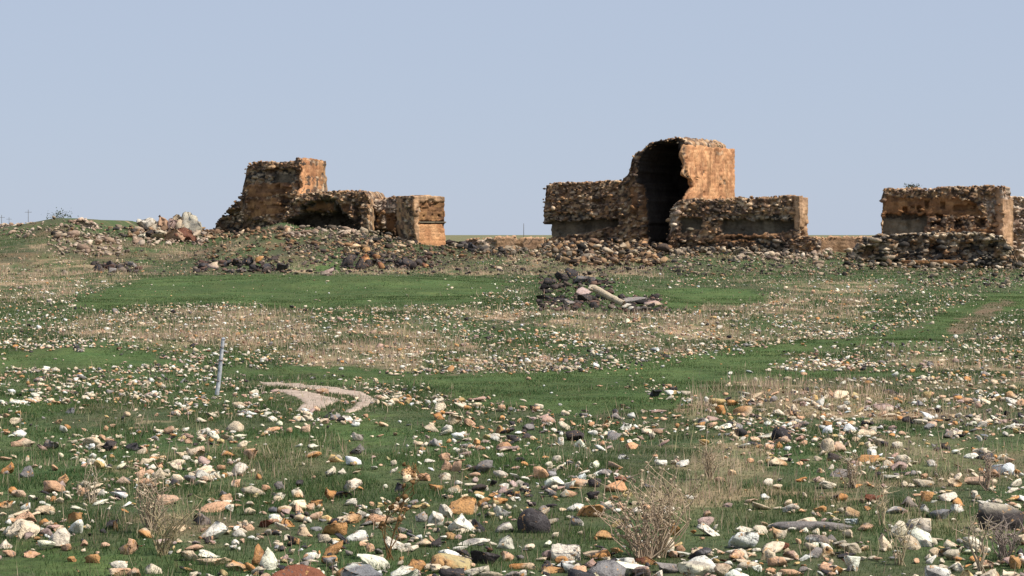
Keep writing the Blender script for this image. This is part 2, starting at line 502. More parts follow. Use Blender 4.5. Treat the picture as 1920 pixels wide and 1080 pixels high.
MCOL = {
    'rubble': [(0.36, 0.23, 0.135), (0.46, 0.31, 0.18), (0.24, 0.155, 0.10), (0.09, 0.07, 0.055), (0.58, 0.44, 0.30), (0.40, 0.235, 0.125), (0.12, 0.09, 0.07), (0.20, 0.13, 0.09)],
    'recess_shade': [(0.050, 0.042, 0.036), (0.042, 0.036, 0.032), (0.058, 0.048, 0.040)],  # near-black colour standing in for deep shade inside the arch
    'blackrubble': [(0.06, 0.052, 0.05), (0.10, 0.08, 0.075), (0.045, 0.04, 0.04), (0.16, 0.10, 0.08), (0.20, 0.16, 0.13)],
    'pale': [(0.52, 0.42, 0.31), (0.44, 0.33, 0.25), (0.36, 0.26, 0.19), (0.60, 0.50, 0.40), (0.20, 0.16, 0.13)],
    'greyrubble': [(0.26, 0.22, 0.17), (0.10, 0.09, 0.08), (0.40, 0.32, 0.23), (0.05, 0.046, 0.042), (0.54, 0.44, 0.32), (0.34, 0.22, 0.13)],
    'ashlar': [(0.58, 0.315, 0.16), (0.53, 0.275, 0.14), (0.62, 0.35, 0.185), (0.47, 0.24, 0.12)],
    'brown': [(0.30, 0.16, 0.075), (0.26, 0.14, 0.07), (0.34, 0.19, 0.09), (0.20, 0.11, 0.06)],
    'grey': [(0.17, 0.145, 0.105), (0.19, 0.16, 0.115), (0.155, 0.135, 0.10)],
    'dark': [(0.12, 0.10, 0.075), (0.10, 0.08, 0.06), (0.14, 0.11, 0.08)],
    'tan': [(0.50, 0.32, 0.19), (0.46, 0.29, 0.17), (0.53, 0.35, 0.22)],
}
# foreground and middle-field stones read from the photo: centre x, foot row, width, height, colour
SL = """41 1008 58 33 cream;43 980 50 22 peach;13 888 27 22 orange;49 895 28 22 grey;399 1010 53 32 white;380 983 36 22 dark;242 1038 35 30 peach;
208 993 26 20 dark;217 996 9 20 orange;274 1008 28 18 orange;176 1055 33 18 orange;227 1067 36 16 white;282 1075 36 18 cream;218 1079 44 14 peach;
252 1086 26 20 peach;10 1028 24 18 white;85 965 37 18 cream;138 982 30 22 orange;85 986 20 14 orange;106 996 20 13 peach;316 945 42 20 peach;
295 900 25 25 cream;262 900 20 24 peach;187 880 22 18 yellow;294 864 33 12 orange;206 845 27 20 dark;248 845 26 14 dark;369 855 36 18 peach;
470 861 27 20 peach;430 857 34 14 orange;264 850 26 13 cream;403 897 25 15 white;49 837 46 16 peach;97 842 30 16 grey;116 908 22 20 cream;
155 930 22 16 peach;186 930 22 12 white;35 932 26 14 peach;8 952 26 14 orange;50 955 20 13 white;420 943 30 18 peach;447 935 26 11 white;
441 913 18 14 peach;390 1045 40 14 white;395 1059 66 15 cream;445 1070 40 20 orange;483 1060 30 40 brown;455 990 22 14 cream;469 994 18 12 peach;
333 996 30 14 cream;443 1022 16 11 white;158 1024 16 12 peach;134 1053 18 11 orange;61 1044 32 11 peach;506 1066 34 42 white;578 1104 125 46 brown;
675 1102 72 46 grey;700 1066 60 28 white;758 1092 52 32 white;780 1072 38 24 orange;848 1068 72 30 yellow;850 1098 50 34 dark;897 1078 50 18 cream;
911 1056 53 28 dark;867 1046 26 16 dark;950 1052 26 18 peach;623 1040 38 26 orange;619 1056 30 15 orange;622 1003 46 24 orange;610 1017 32 16 cream;
668 1013 45 18 white;652 981 48 20 cream;720 983 70 19 peach;736 1030 42 27 white;676 972 20 16 white;704 965 28 13 white;746 960 42 14 cream;
756 948 22 20 white;789 978 23 20 white;815 985 30 27 white;835 970 26 26 white;871 996 62 34 white;870 962 52 32 orange;908 950 26 18 orange;
937 945 28 13 orange;940 968 32 22 white;886 1022 62 16 white;945 1028 36 24 cream;942 998 36 20 grey;655 922 36 26 white;618 938 22 26 orange;
768 900 32 26 cream;793 901 24 16 peach;749 922 18 18 dark;833 863 22 14 peach;837 881 22 20 peach;854 884 22 22 peach;835 899 24 13 cream;
818 920 26 14 orange;849 923 33 13 cream;944 920 18 15 white;666 852 28 20 dark;670 826 22 16 white;590 858 30 13 orange;629 866 32 15 yellow;
589 843 28 11 white;620 893 20 20 cream;560 933 25 16 cream;580 957 22 16 peach;598 948 26 12 orange;533 962 26 14 cream;539 988 28 17 orange;
500 989 26 15 brown;525 935 25 12 cream;528 920 20 18 grey;658 948 24 14 white;643 934 34 14 dark;1001 998 60 46 dark;1066 917 27 20 white;
1086 911 32 15 peach;1062 931 30 14 peach;1117 913 25 17 dark;1113 936 24 17 dark;1149 922 42 22 peach;1163 903 25 10 brown;1175 931 20 15 yellow;
1143 954 32 17 white;1148 938 22 10 orange;1072 958 36 16 white;1108 968 50 24 orange;1157 988 24 17 yellow;1082 985 25 18 white;1140 1010 44 15 orange;
1118 1048 52 20 orange;1156 1036 24 10 orange;1063 1050 54 32 white;985 1067 48 12 orange;1032 1074 56 14 orange;1072 1074 34 20 white;
1094 1092 52 26 dark;1170 1078 76 27 white;1213 1058 48 15 brown;1255 1074 62 22 grey;1300 1084 60 34 white;1251 973 28 26 white;1262 1004 26 26 orange;
1330 1004 46 26 white;1393 1028 58 33 white;1427 1000 26 15 cream;1388 1048 34 20 cream;1437 1050 26 24 cream;1352 1082 30 26 peach;1402 1068 40 16 cream;
1312 1048 46 22 dark;1183 842 25 13 peach;1051 834 12 15 white;1087 838 15 13 orange;1044 865 18 12 cream;1115 878 20 15 white;1028 878 15 13 cream;
971 910 24 11 white;1166 861 24 10 white;1241 873 24 13 white;1371 891 18 12 cream;1350 903 18 10 peach;1734 913 38 16 cream;1790 912 30 16 orange;
1833 908 42 18 peach;1739 940 24 20 orange;1635 943 36 17 brown;1537 960 25 13 orange;1597 968 30 18 cream;1477 953 16 17 cream;1677 962 38 13 grey;
1799 947 24 14 orange;1795 961 26 17 white;1734 960 18 15 white;1703 950 34 19 grey;1762 972 46 18 grey;1872 992 84 50 dark;1733 1000 40 34 white;
1706 1004 24 22 dark;1683 1008 36 32 cream;1657 1032 22 30 cream;1460 1010 26 24 cream;1527 992 150 17 grey;1594 982 26 11 white;1627 990 28 10 orange;
1531 1023 46 22 grey;1595 1036 44 20 cream;1596 1070 30 30 white;1551 1043 28 20 cream;1524 1046 28 20 grey;1461 1031 32 16 brown;1446 1056 20 28 cream;
1484 1050 34 20 pink;1820 1035 40 28 cream;1741 1025 28 15 white;1782 1026 28 14 cream;1905 1066 22 26 orange;1851 1066 24 18 peach;1855 1092 42 28 cream;
1895 1090 36 20 cream;1754 1086 46 28 white;1791 1071 28 16 cream;1548 1070 26 13 peach;1483 1083 46 16 peach;1446 1078 20 14 peach;1843 853 30 15 cream;
1822 859 28 10 white;1457 873 36 15 cream;1893 868 20 11 peach;1650 835 20 14 cream;1685 841 20 14 white;1592 838 16 15 peach;1682 882 32 17 pink;
1747 874 20 13 white;1501 903 22 10 orange;1540 904 16 9 orange;1537 886 16 9 cream;1578 894 50 15 grey;853 797 28 22 cream;880 800 22 16 peach;
1058 806 22 17 cream;938 812 20 15 orange;1353 777 20 18 orange;1393 779 36 19 cream;1500 787 18 16 peach;1230 744 22 14 dark;1262 735 16 12 dark;1738 748 16 15 yellow;
1897 754 24 22 cream;1172 806 22 12 white;1155 776 13 10 dark;1140 800 16 14 orange;926 822 24 10 white;720 800 18 10 cream;375 792 22 10 cream;
400 826 24 18 white;386 816 18 14 white;318 812 24 14 peach;340 826 16 10 yellow;576 790 18 12 cream;562 789 24 10 cream;512 790 18 10 white;607 795 18 12 pink;
110 795 16 10 cream;130 775 20 12 grey;30 795 22 12 cream;455 838 20 12 cream;1460 820 20 14 peach;1596 800 18 12 cream;1840 800 22 12 white;1700 792 20 12 dark"""
def parse():
    out = []
    for t in SL.replace("\n", "").split(";"):
        a = t.split(); out.append((float(a[0]), float(a[1]), float(a[2]), float(a[3]), a[4]))
    return out
STN = parse()
# rocks of the dark heaps below the ruins and in the mound
HEAPROCKS = [(1055, 525, 26, 16, 'dark'), (1072, 520, 24, 18, 'dark'), (1030, 536, 26, 16, 'dark'), (1095, 528, 30, 12, 'grey'), (1112, 530, 16, 12, 'grey'),
             (1025, 563, 34, 12, 'dark'), (1050, 566, 34, 12, 'dark'), (1068, 572, 24, 12, 'grey'), (1090, 556, 34, 18, 'pink'), (1098, 566, 30, 16, 'dark'),
             (1116, 577, 18, 12, 'dark'), (1138, 562, 24, 14, 'dark'), (1190, 568, 44, 12, 'grey'), (1225, 574, 34, 12, 'pink'), (1204, 583, 36, 10, 'grey'), (1166, 560, 16, 10, 'dark'),
             (186, 507, 20, 12, 'dark'), (208, 502, 20, 14, 'dark'), (228, 508, 20, 14, 'dark'), (246, 500, 18, 10, 'grey'), (210, 512, 16, 10, 'grey'),
             (378, 505, 24, 12, 'dark'), (400, 502, 24, 12, 'pink'), (424, 500, 22, 14, 'dark'), (445, 498, 22, 14, 'dark'), (467, 498, 22, 16, 'dark'), (486, 494, 16, 14, 'orange'),
             (478, 508, 22, 12, 'dark'), (500, 506, 20, 12, 'dark'), (530, 508, 22, 16, 'dark'), (452, 510, 20, 10, 'grey'), (430, 512, 18, 8, 'grey'),
             (652, 474, 16, 12, 'orange'), (668, 468, 20, 10, 'orange'), (688, 475, 16, 12, 'orange'), (650, 500, 26, 20, 'dark'), (672, 505, 26, 20, 'dark'), (694, 500, 24, 16, 'dark'),
             (660, 488, 22, 12, 'dark'), (684, 488, 22, 12, 'brown'), (706, 488, 16, 12, 'brown'), (716, 504, 14, 14, 'brown'), (748, 500, 18, 12, 'dark'), (764, 500, 26, 20, 'dark'), (784, 499, 20, 14, 'dark'), (797, 502, 12, 10, 'brown'),
             (540, 440, 14, 16, 'cream'), (614, 517, 24, 14, 'pink'), (844, 440, 14, 14, 'grey'), (852, 447, 20, 12, 'dark'), (870, 440, 26, 8, 'grey'), (844, 462, 24, 14, 'dark'), (868, 465, 26, 14, 'dark'), (888, 470, 20, 16, 'dark')]
LM = [("large dark rounded boulder", 1001, 998), ("long grey slab", 1527, 990), ("tall dry thistle clump", 1230, 1040), ("leaning brown weed stalk", 735, 1045),
      ("wide red-brown slab at the bottom edge", 578, 1080), ("big white rock", 399, 1010), ("cream wedge-shaped rock", 41, 1008),
      ("biggest dark boulder at the right edge", 1872, 992), ("leaning pale post", 405, 742), ("long yellow-orange rock", 848, 1068), ("curving dirt track", 600, 750),
      ("trio of round peach stones", 845, 882), ("square white block", 1066, 917), ("cream block in the right foreground", 1734, 913),
      ("lilac-white rock", 1393, 1028), ("brown weeds on the left", 290, 960), ("flat red-brown stone right of centre", 1635, 943)]
SPECIAL = {(1001, 998): "large dark rounded boulder with orange lichen in the central foreground", (1527, 992): "long narrow grey-blue slab lying in the right foreground grass",
           (578, 1104): "wide red-brown slab cut by the bottom edge of the picture", (399, 1010): "big white humped rock in the left foreground grass",
           (41, 1008): "cream wedge-shaped rock near the left edge of the foreground", (1872, 992): "biggest dark boulder, at the right edge of the foreground",
           (848, 1068): "long yellow-orange rock lying near the bottom edge", (1066, 917): "square white block standing in the grass behind the dark boulder",
           (1734, 913): "cream rectangular block in the right foreground behind the small stones", (1393, 1028): "lilac-white hollowed rock in the right foreground",
           (1635, 943): "flat red-brown stone lying right of the picture's centre", (886, 1022): "long thin white slab tilted in the grass left of the dark boulder",
           (675, 1102): "large grey-brown rock at the bottom edge beside the red-brown slab"}
CW = {'cream': 'cream', 'white': 'white', 'peach': 'peach', 'orange': 'orange', 'yellow': 'yellowish', 'pink': 'pinkish', 'grey': 'grey', 'dark': 'dark', 'brown': 'red-brown'}
def shape_word(w, h):
    a = w / h
    return 'flat' if a > 2.3 else 'low' if a > 1.7 else 'chunky' if a > 1.15 else 'upright'
def make_labels(items, marks):
    recs = []
    for (px, row, w, h, c) in items:
        k = (px, row)
        if k in SPECIAL: recs.append([SPECIAL[k], 0, True]); continue
        best = min(marks, key=lambda m: (m[1] - px) ** 2 + (2.0 * (m[2] - row)) ** 2)
        dx = px - best[1]; dy = row - best[2]
        d = math.hypot(dx, 2 * dy)
        if abs(dx) > abs(2 * dy) * 1.6: rel = "left of" if dx < 0 else "right of"
        elif abs(2 * dy) > abs(dx) * 1.6: rel = "behind" if dy < 0 else "in front of"
        else: rel = ("behind and left of" if dx < 0 else "behind and right of") if dy < 0 else ("in front and left of" if dx < 0 else "in front and right of")
        recs.append([f"{shape_word(w, h)} {CW[c]} stone {rel} the {best[0]}", d, False])
    groups = {}
    for i, r in enumerate(recs):
        if not r[2]: groups.setdefault(r[0], []).append(i)
    NTH = ["nearest", "second nearest", "third nearest", "fourth nearest", "fifth nearest", "sixth nearest", "seventh nearest", "eighth nearest", "ninth nearest"]
    for l, ids in groups.items():
        if len(ids) > 1:
            for k, i in enumerate(sorted(ids, key=lambda q: recs[q][1])): recs[i][0] = NTH[min(k, 8)] + " " + l
    return [r[0] for r in recs]

PLACED = []
def place_stones(items, labels, group, name="stone", sub=2):
    r = np.random.default_rng(11)
    P = np.array([(a[0], min(a[1], 1135)) for a in items])
    X, Y, Z = cast(P[:, 0], P[:, 1])
    for (px, row, w, h, c), x, y, z, lb in zip(items, X, Y, Z, labels):
        if np.isnan(y): continue
        W = w / F * y; Hh = h / F * y
        big = w > 40
        V, T = rock_shape(3 if big else 2, r, 14, (0.4 if big else 0.8) * r.random(), 0.035 if big else 0.05, (0.22, 0.7))
        tilt = 0.16
        if (px, row) in ((1001, 998), (1872, 992)):
            V, T = rock_shape(3, r, 9, 0.15 if px < 1100 else 0.4, 0.02, (0.72, 0.95))
            V = V * (1 + 0.10 * fbm(V[:, 0] * 5 + V[:, 2] * 3, V[:, 1] * 5, 12, 2))[:, None]
        V = V @ rotm(r, tilt).T
        V = V / (V.max(0) - V.min(0))
        D = W * r.uniform(0.6, 0.95) if w / h < 3 else W * 0.45
        V = V * np.array([W * 1.06, D, Hh * 1.35])
        V[:, 2] += Hh * 0.32
        if (px, row) in ((886, 1022), (623, 1040), (1330, 1004)):
            s = -1 if px == 1330 else 1
            V[:, 2] += s * V[:, 0] * 0.45; V[:, 2] *= 0.8
        base = pcol(c, r, 0.10)
        C = np.tile(base, (len(V), 1))
        # second tone on a side: lichen or stain patch with its own outline
        n = r.normal(size=3); q = (V @ n) / (np.linalg.norm(V, axis=1) + 1e-6) / np.linalg.norm(n)
        if r.random() < 0.5:
            c2 = {'cream': 'orange', 'white': 'grey', 'peach': 'cream', 'orange': 'cream', 'yellow': 'orange', 'dark': 'grey', 'grey': 'white', 'pink': 'cream', 'brown': 'orange'}[c]
            if name == 'rock' and c in ('grey', 'dark'): c2 = 'dark'
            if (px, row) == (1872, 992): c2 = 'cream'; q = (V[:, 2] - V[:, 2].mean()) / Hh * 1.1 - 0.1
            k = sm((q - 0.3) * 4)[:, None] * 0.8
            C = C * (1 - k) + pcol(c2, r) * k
        me = mesh_from(name, V, T, C)
        o = obj(name, me, M_STONE, None, (x, y, z))
        tag(o, lb, "stone", group)
        PLACED.append((px, row, w, h))
place_stones(STN, make_labels(STN, LM), "stones scattered over the meadow")
LM2 = [("leaning white column", 1150, 555), ("black pile on the far left", 215, 505), ("dark heap below the left tower", 450, 503), ("dark rust-topped pile", 672, 490),
       ("dark hollow below the square bastion", 765, 492), ("square bastion", 835, 445), ("vaulted ruin", 560, 445), ("mound of dark stones", 1060, 545)]
place_stones(HEAPROCKS, make_labels(HEAPROCKS, LM2), "rocks of the dark heaps below the ruins", "rock")

def scatter_stuff():
    r = np.random.default_rng(23)
    # candidate pixels, density falling towards the foreground where each stone is larger
    rows = []; pxs = []
    def band(r0, r1, area, x0=-350, x1=2270):
        n = int((x1 - x0) * (r1 - r0) / area)
        pxs.append(r.uniform(x0, x1, n)); rows.append(r.uniform(r0, r1, n))
    band(478, 520, 20); band(520, 570, 10); band(570, 640, 8); band(640, 700, 10); band(700, 760, 24); band(760, 830, 42); band(830, 920, 72); band(920, 1120, 105)
    px = np.concatenate(pxs); row = np.concatenate(rows)
    L = []
    for (x0, r0, x1, r1, n, sp) in ((1560, 546, 1730, 547, 60, 2), (1440, 681, 1650, 690, 90, 4), (1480, 668, 1620, 682, 70, 6), (200, 590, 500, 574, 160, 5), (720, 700, 1190, 690, 260, 4),
                                    (1020, 690, 1400, 660, 170, 4), (660, 708, 870, 795, 120, 4), (860, 570, 1180, 600, 90, 6), (0, 760, 140, 752, 70, 4), (1560, 640, 1840, 562, 130, 4),
                                    (640, 600, 960, 590, 160, 5), (1500, 640, 1300, 656, 100, 5), (1180, 720, 1320, 760, 60, 8), (430, 775, 700, 790, 110, 6), (800, 805, 1400, 800, 160, 10)):
        t = r.random(n); L.append(np.stack([x0 + (x1 - x0) * t + 2 * sp * r.normal(size=n), r0 + (r1 - r0) * t + sp * r.normal(size=n)]))
    L = np.concatenate(L, 1); nl = L.shape[1]
    px = np.concatenate([px, L[0]]); row = np.concatenate([row, L[1]])
    x, y, z = cast(px, row)
    line = np.arange(len(px)) >= len(px) - nl
    ok = ~np.isnan(y); px, row, x, y, z, line = px[ok], row[ok], x[ok], y[ok], z[ok], line[ok]
    g, s = cover(x, y, z)
    dens = (0.12 + 0.95 * sm(0.5 + 2.2 * fbm(x / 3.2, y / 7, 41, 3))) * (0.25 + 1.0 * sm(0.45 + 2.6 * fbm(x / 0.9, y / 1.7, 43, 2)))
    dens = np.where(y > 75, np.maximum(dens, 0.30), dens)
    dens = np.where(g > 0.5, 0.016, dens) * (1 - 0.15 * s)
    dens = np.where(on_track(px, row), 0, dens)
    dens = dens * np.where(row < 515, 0.8, 1)
    dens = np.where((px > 1000) & (px < 1250) & (row > 505) & (row < 590), 0.1, dens)
    dens = np.where(line, 1.0, dens)
    keep = r.random(len(px)) < dens
    px, row, x, y, z = px[keep], row[keep], x[keep], y[keep], z[keep]
    bag = Bag()
    clx = fbm(x / 4, y / 10, 61, 2)
    for i in range(len(px)):
        near = y[i] < 62
        size = float(np.clip(np.exp(r.normal() * (0.55 if near else 0.42)) * (0.088 if near else 0.074 + 0.0002 * y[i]), 0.035, 0.40))
        if y[i] > 190: size *= 1.15
        V, T = (MID if near else LOW)[r.integers(40 if near else 24)]
        cn = PN[r.choice(len(PN), p=PW)]
        c = pcol(cn, r)
        if clx[i] > 0.35 and r.random() < 0.25: c = pcol('dark' if r.random() < 0.5 else 'grey', r)
        if row[i] < 522 and r.random() < 0.65:
            pl = MCOL['greyrubble' if r.random() < 0.5 else 'rubble']; c = np.array(pl[r.integers(len(pl))]) * 1.1
        slab = r.random() < 0.4
        sc = np.array([size * (1.3 if slab else 1), size * r.uniform(0.55, 1.0), size * (r.uniform(0.22, 0.4) if slab else r.uniform(0.4, 0.75))])
        W = (V * sc) @ rotm(r, 0.28).T
        W = W + np.array([x[i], y[i], z[i] + sc[2] * 0.2 + 0.022])
        bag.add(W, T, c)
    # unseen-from-here stones between the bands so the field holds up from the side
    o = bag.build("scattered_stones", M_STONE)
    tag(o, "countless small pale, orange and dark stones strewn over the meadow", None, None, "stuff")
    print("stuff stones", len(px))
scatter_stuff()

# ------------------------------------------------------------------ grass blades
def blades(name, mat, x, y, z, hgt, wid, col, lean, label, extra=None):
    r = np.random.default_rng(5)
    n = len(x)
    a = r.uniform(0, 2 * math.pi, n)
    dx = np.cos(a) * wid / 2; dy = np.sin(a) * wid / 2
    l = r.normal(size=(n, 2)) * lean[:, None] * hgt[:, None]
    V = np.zeros((n, 3, 3))
    V[:, 0] = np.stack([x - dx, y - dy, z - 0.01], -1)
    V[:, 1] = np.stack([x + dx, y + dy, z - 0.01], -1)
    V[:, 2] = np.stack([x + l[:, 0], y + l[:, 1], z + hgt], -1)
    T = np.arange(n * 3).reshape(n, 3)
    C = np.repeat(col, 3, axis=0)
    me = mesh_from(name, V.reshape(-1, 3), T, C)
    return tag(obj(name, me, mat), label, None, None, "stuff")

def build_grass():
    r = np.random.default_rng(31)
    xs = []; ys = []
    for (a, b, dens) in ((26, 45, 460), (45, 65, 260), (65, 100, 110), (100, 150, 50), (150, 255, 16)):
        area = 0.5 * (a + b) * 0.52 * (b - a)
        n = int(area * dens)
        y = np.sqrt(r.uniform(a * a, b * b, n)); x = r.uniform(-1, 1, n) * (0.222 * y + 2.2)
        xs.append(x); ys.append(y)
    x = np.concatenate(xs); y = np.concatenate(ys); z = H(x, y)
    g, s = cover(x, y, z)
    px, row = proj(x, y, z)
    keep = (r.random(len(x)) > s * 0.6) & (~on_track(px, row) | (r.random(len(x)) < 0.22))
    # turf thins where stones lie thick
    x, y, z, g, s = x[keep], y[keep], z[keep], g[keep], s[keep]
    n = len(x)
    clump = fbm(x / 0.5, y / 0.8, 71, 2)
    hg = (0.026 + 0.028 * np.clip(clump + 0.4, 0, 1.3) + 0.02 * r.random(n)) * (1 + 0.25 * sm((y - 60) / 80))
    hg = hg * (0.6 + 1.1 * sm(0.5 + 2.5 * fbm(x / 1.3, y / 2.2, 75, 2)))
    hg = np.where(g > 0.5, hg * 0.6, hg)
    wd = 0.010 * (y / 35) ** 0.9 * r.uniform(0.7, 1.4, n)
    big = fbm(x / 4, y / 8, 73, 3)
    c1 = np.array([0.078, 0.128, 0.044]); c2 = np.array([0.042, 0.082, 0.030]); c3 = np.array([0.145, 0.160, 0.065])
    t = np.clip(0.5 + 0.7 * big + 0.25 * r.normal(size=n), 0, 1)[:, None]
    C = c1 * t + c2 * (1 - t)
    m = (r.random(n) < 0.12 + 0.1 * (g > 0.5))[:, None]
    C = np.where(m, c3, C) * (1 + 0.15 * r.normal(size=(n, 1)))
    st = (r.random(n) < 0.04 + 0.3 * s)[:, None]
    C = np.where(st, np.array([0.33, 0.26, 0.15]), C)
    blades("short_grass", M_GRASS, x, y, z, hg, wd, np.clip(C, 0.01, 1), np.full(n, 0.35), "short green turf covering the meadow")
    print("grass", n)
    # dry stalks
    xs = []; ys = []
    for (a, b, dens) in ((26, 45, 60), (45, 65, 44), (65, 100, 30), (100, 150, 18), (150, 255, 8)):
        area = 0.5 * (a + b) * 0.52 * (b - a)
        n = int(area * dens)
        y = np.sqrt(r.uniform(a * a, b * b, n)); x = r.uniform(-1, 1, n) * (0.222 * y + 2.2)
        xs.append(x); ys.append(y)
    x = np.concatenate(xs); y = np.concatenate(ys); z = H(x, y)
    g, s = cover(x, y, z)
    cl = sm(0.45 + 2.6 * fbm(x / 0.6, y / 1.1, 83, 2))
    keep = r.random(len(x)) < (0.03 + 0.26 * sm(3 * fbm(x / 0.9, y / 1.6, 85, 2) - 0.3) + s * 1.1 * cl) * (1 - 0.97 * g)
    x, y, z, s = x[keep], y[keep], z[keep], s[keep]
    n = len(x)
    hg = r.uniform(0.10, 0.30, n) * (0.75 + 0.5 * s)
    hg = np.where(r.random(n) < 0.10, hg * 1.9, hg) * np.where(y < 62, 1.2, 1.0)
    wd = 0.011 * (y / 35) * r.uniform(0.6, 1.3, n)
    c1 = np.array([0.56, 0.44, 0.31]); c2 = np.array([0.44, 0.30, 0.22]); c3 = np.array([0.40, 0.37, 0.20])
    k = r.random((n, 1)); C = np.where(k < 0.5, c1, np.where(k < 0.8, c2, c3)) * (1 + 0.15 * r.normal(size=(n, 1)))
    blades("dry_grass", M_STRAW, x, y, z, hg, wd, np.clip(C, 0.02, 1), np.full(n, 0.22), "beige dry grass stalks in drifts between the stones")
    print("straw", n)
build_grass()

# ------------------------------------------------------------------ dry weeds in the foreground
def tube(bag, pts, r0, r1, col, sides=4):
    pts = np.asarray(pts, float); n = len(pts)
    V = []
    for i, p in enumerate(pts):
        d = pts[min(i + 1, n - 1)] - pts[max(i - 1, 0)]
        d = d / (np.linalg.norm(d) + 1e-9)
        u = np.cross(d, [0.3, 1, 0.1]); u /= np.linalg.norm(u); v = np.cross(d, u)
        rr = r0 + (r1 - r0) * i / (n - 1)
        for k in range(sides):
            a = 2 * math.pi * k / sides
            V.append(p + rr * (math.cos(a) * u + math.sin(a) * v))
    Q = []
    for i in range(n - 1):
        for k in range(sides):
            Q.append([i * sides + k, i * sides + (k + 1) % sides, (i + 1) * sides + (k + 1) % sides, (i + 1) * sides + k])
    bag.add(V, Q, col)
def weed(px, row, hpx, spread, nst, col, head, label, lean=(0, 0), name="dry_weed", cat="weed", rad=0.0095):
    r = np.random.default_rng(int(px))
    x, y, z = [float(a[0]) for a in cast([px], [row])]
    hh = hpx / F * y
    t = thing(name, (x, y, z), label, cat, "dry weeds among the foreground stones")
    st = Bag(); hd = Bag()
    for i in range(nst):
        a = r.uniform(0, 2 * math.pi); rad0 = r.uniform(0, 0.05) * (1 + spread)
        L = hh * r.uniform(0.55, 1.05)
        dirx = math.cos(a) * spread * r.uniform(0.1, 0.5) + lean[0]; diry = math.sin(a) * spread * r.uniform(0.1, 0.5) + lean[1]
        P = []
        bend = r.normal() * 0.12 * L
        for k in range(6):
            u = k / 5
            P.append([math.cos(a) * rad0 + dirx * L * u ** 1.4 + bend * math.sin(3.1 * u) + 0.02 * r.normal(), math.sin(a) * rad0 + diry * L * u ** 1.4, L * u * (1 - 0.12 * u)])
        c = np.array(col) * r.uniform(0.85, 1.5)
        tube(st, P, rad, rad * 0.45, c)
        for k in range(2, 6):
            if r.random() < 0.75:
                p = np.array(P[k]); q = p + np.array([r.normal() * 0.10, r.normal() * 0.08, r.uniform(0.03, 0.13)]) * (hh / 0.8)
                tube(st, [p, 0.5 * (p + q) + np.array([0, 0, -0.01]), q], rad * 0.6, rad * 0.3, c)
                if head > 0:
                    V, T = LOW[r.integers(20)]
                    s = head * r.uniform(0.6, 1.3)
                    hd.add((V * np.array([s, s, s * 1.3])) @ rotm(r, 1).T + q, T, c * r.uniform(0.75, 1.15))
    st.build("stem", M_STRAW, t)
    if head > 0: hd.build("heads_or_foliage", M_STRAW, t)  # seed heads of the weed in one mesh, not leaves
weed(1230, 1046, 185, 1.0, 34, (0.46, 0.37, 0.26), 0.032, "tall bushy dry thistle clump standing behind the red-brown flat stone", name="dry_thistle", cat="thistle")
weed(1205, 1052, 120, 1.3, 28, (0.42, 0.33, 0.24), 0.034, "shorter matted thistle clump leaning on the left of the tall one", name="dry_thistle", cat="thistle", lean=(-0.25, 0))
weed(728, 1050, 185, 0.10, 5, (0.22, 0.13, 0.06), 0.055, "leaning brown dock stalk with dark seed heads in the central foreground", lean=(0.33, 0))
weed(285, 1000, 130, 0.5, 26, (0.44, 0.36, 0.26), 0.022, "pale branching weed clump left of the big white rock")
weed(305, 1040, 110, 0.9, 18, (0.40, 0.33, 0.20), 0.0, "sprawling bare weed twigs below the big white rock's left side", lean=(0.3, 0))
weed(175, 945, 90, 0.2, 9, (0.45, 0.37, 0.27), 0.015, "thin upright pale weed left of the branching weed clump")
weed(1655, 985, 110, 0.15, 6, (0.50, 0.42, 0.28), 0.0, "few tall straight straw stems right of the long grey slab")
weed(1840, 1075, 150, 0.3, 9, (0.48, 0.40, 0.29), 0.014, "thin pale stalks in front of the biggest dark boulder")
weed(1885, 1050, 85, 1.1, 26, (0.34, 0.28, 0.24), 0.014, "low grey-brown matted weed by the right picture edge")
weed(1330, 900, 85, 0.25, 18, (0.46, 0.37, 0.26), 0.012, "upright sheaf of dry stalks behind the thistle clump")
weed(1850, 920, 80, 0.25, 14, (0.44, 0.34, 0.26), 0.012, "dry sheaf standing behind the biggest dark boulder")
weed(1600, 915, 70, 0.4, 16, (0.44, 0.35, 0.25), 0.014, "small dry weed standing just behind the long grey slab")
weed(1690, 1060, 90, 0.8, 10, (0.40, 0.34, 0.22), 0.0, "arching bare twigs between cream stones in the right foreground")
weed(770, 900, 30, 0.3, 10, (0.28, 0.16, 0.07), 0.02, "small rusty weed tuft behind the leaning brown stalk")

# ------------------------------------------------------------------ leaning post
def build_post():
    x, y, z = [float(a[0]) for a in cast([405], [741])]
    Hh = 106 / F * y; lean = 14 / F * y
    t = thing("post", (x, y, z), "leaning pale blue-grey post standing alone among the stones left of the track", "post")
    b = Bag()
    pts = []
    for k in range(9):
        u = k / 8
        pts.append([lean * u + 0.01 * math.sin(u * 5), 0.02 * u, -0.12 + (Hh + 0.12) * u])
    tube(b, pts, 0.058, 0.044, (1, 1, 1), 8)
    b.build("shaft", M_POST, t)
    c = Bag(); V, T = rock_shape(2, rng, 3, 0.6, 0.02)
    c.add(V * np.array([0.10, 0.10, 0.07]) + np.array([lean, 0.02, Hh]), T, (1, 1, 1)); c.build("worn_top", M_POST, t)
    w = Bag()
    for hz in (0.25, 0.62, 0.85):
        ring = [[lean * hz + 0.06 * math.cos(a), 0.02 * hz + 0.06 * math.sin(a), Hh * hz + 0.01 * math.sin(3 * a)] for a in np.linspace(0, 2 * math.pi, 13)]
        tube(w, ring, 0.008, 0.008, (1, 1, 1), 4)
    w.build("wire_wrap", M_WIRE, t)
build_post()

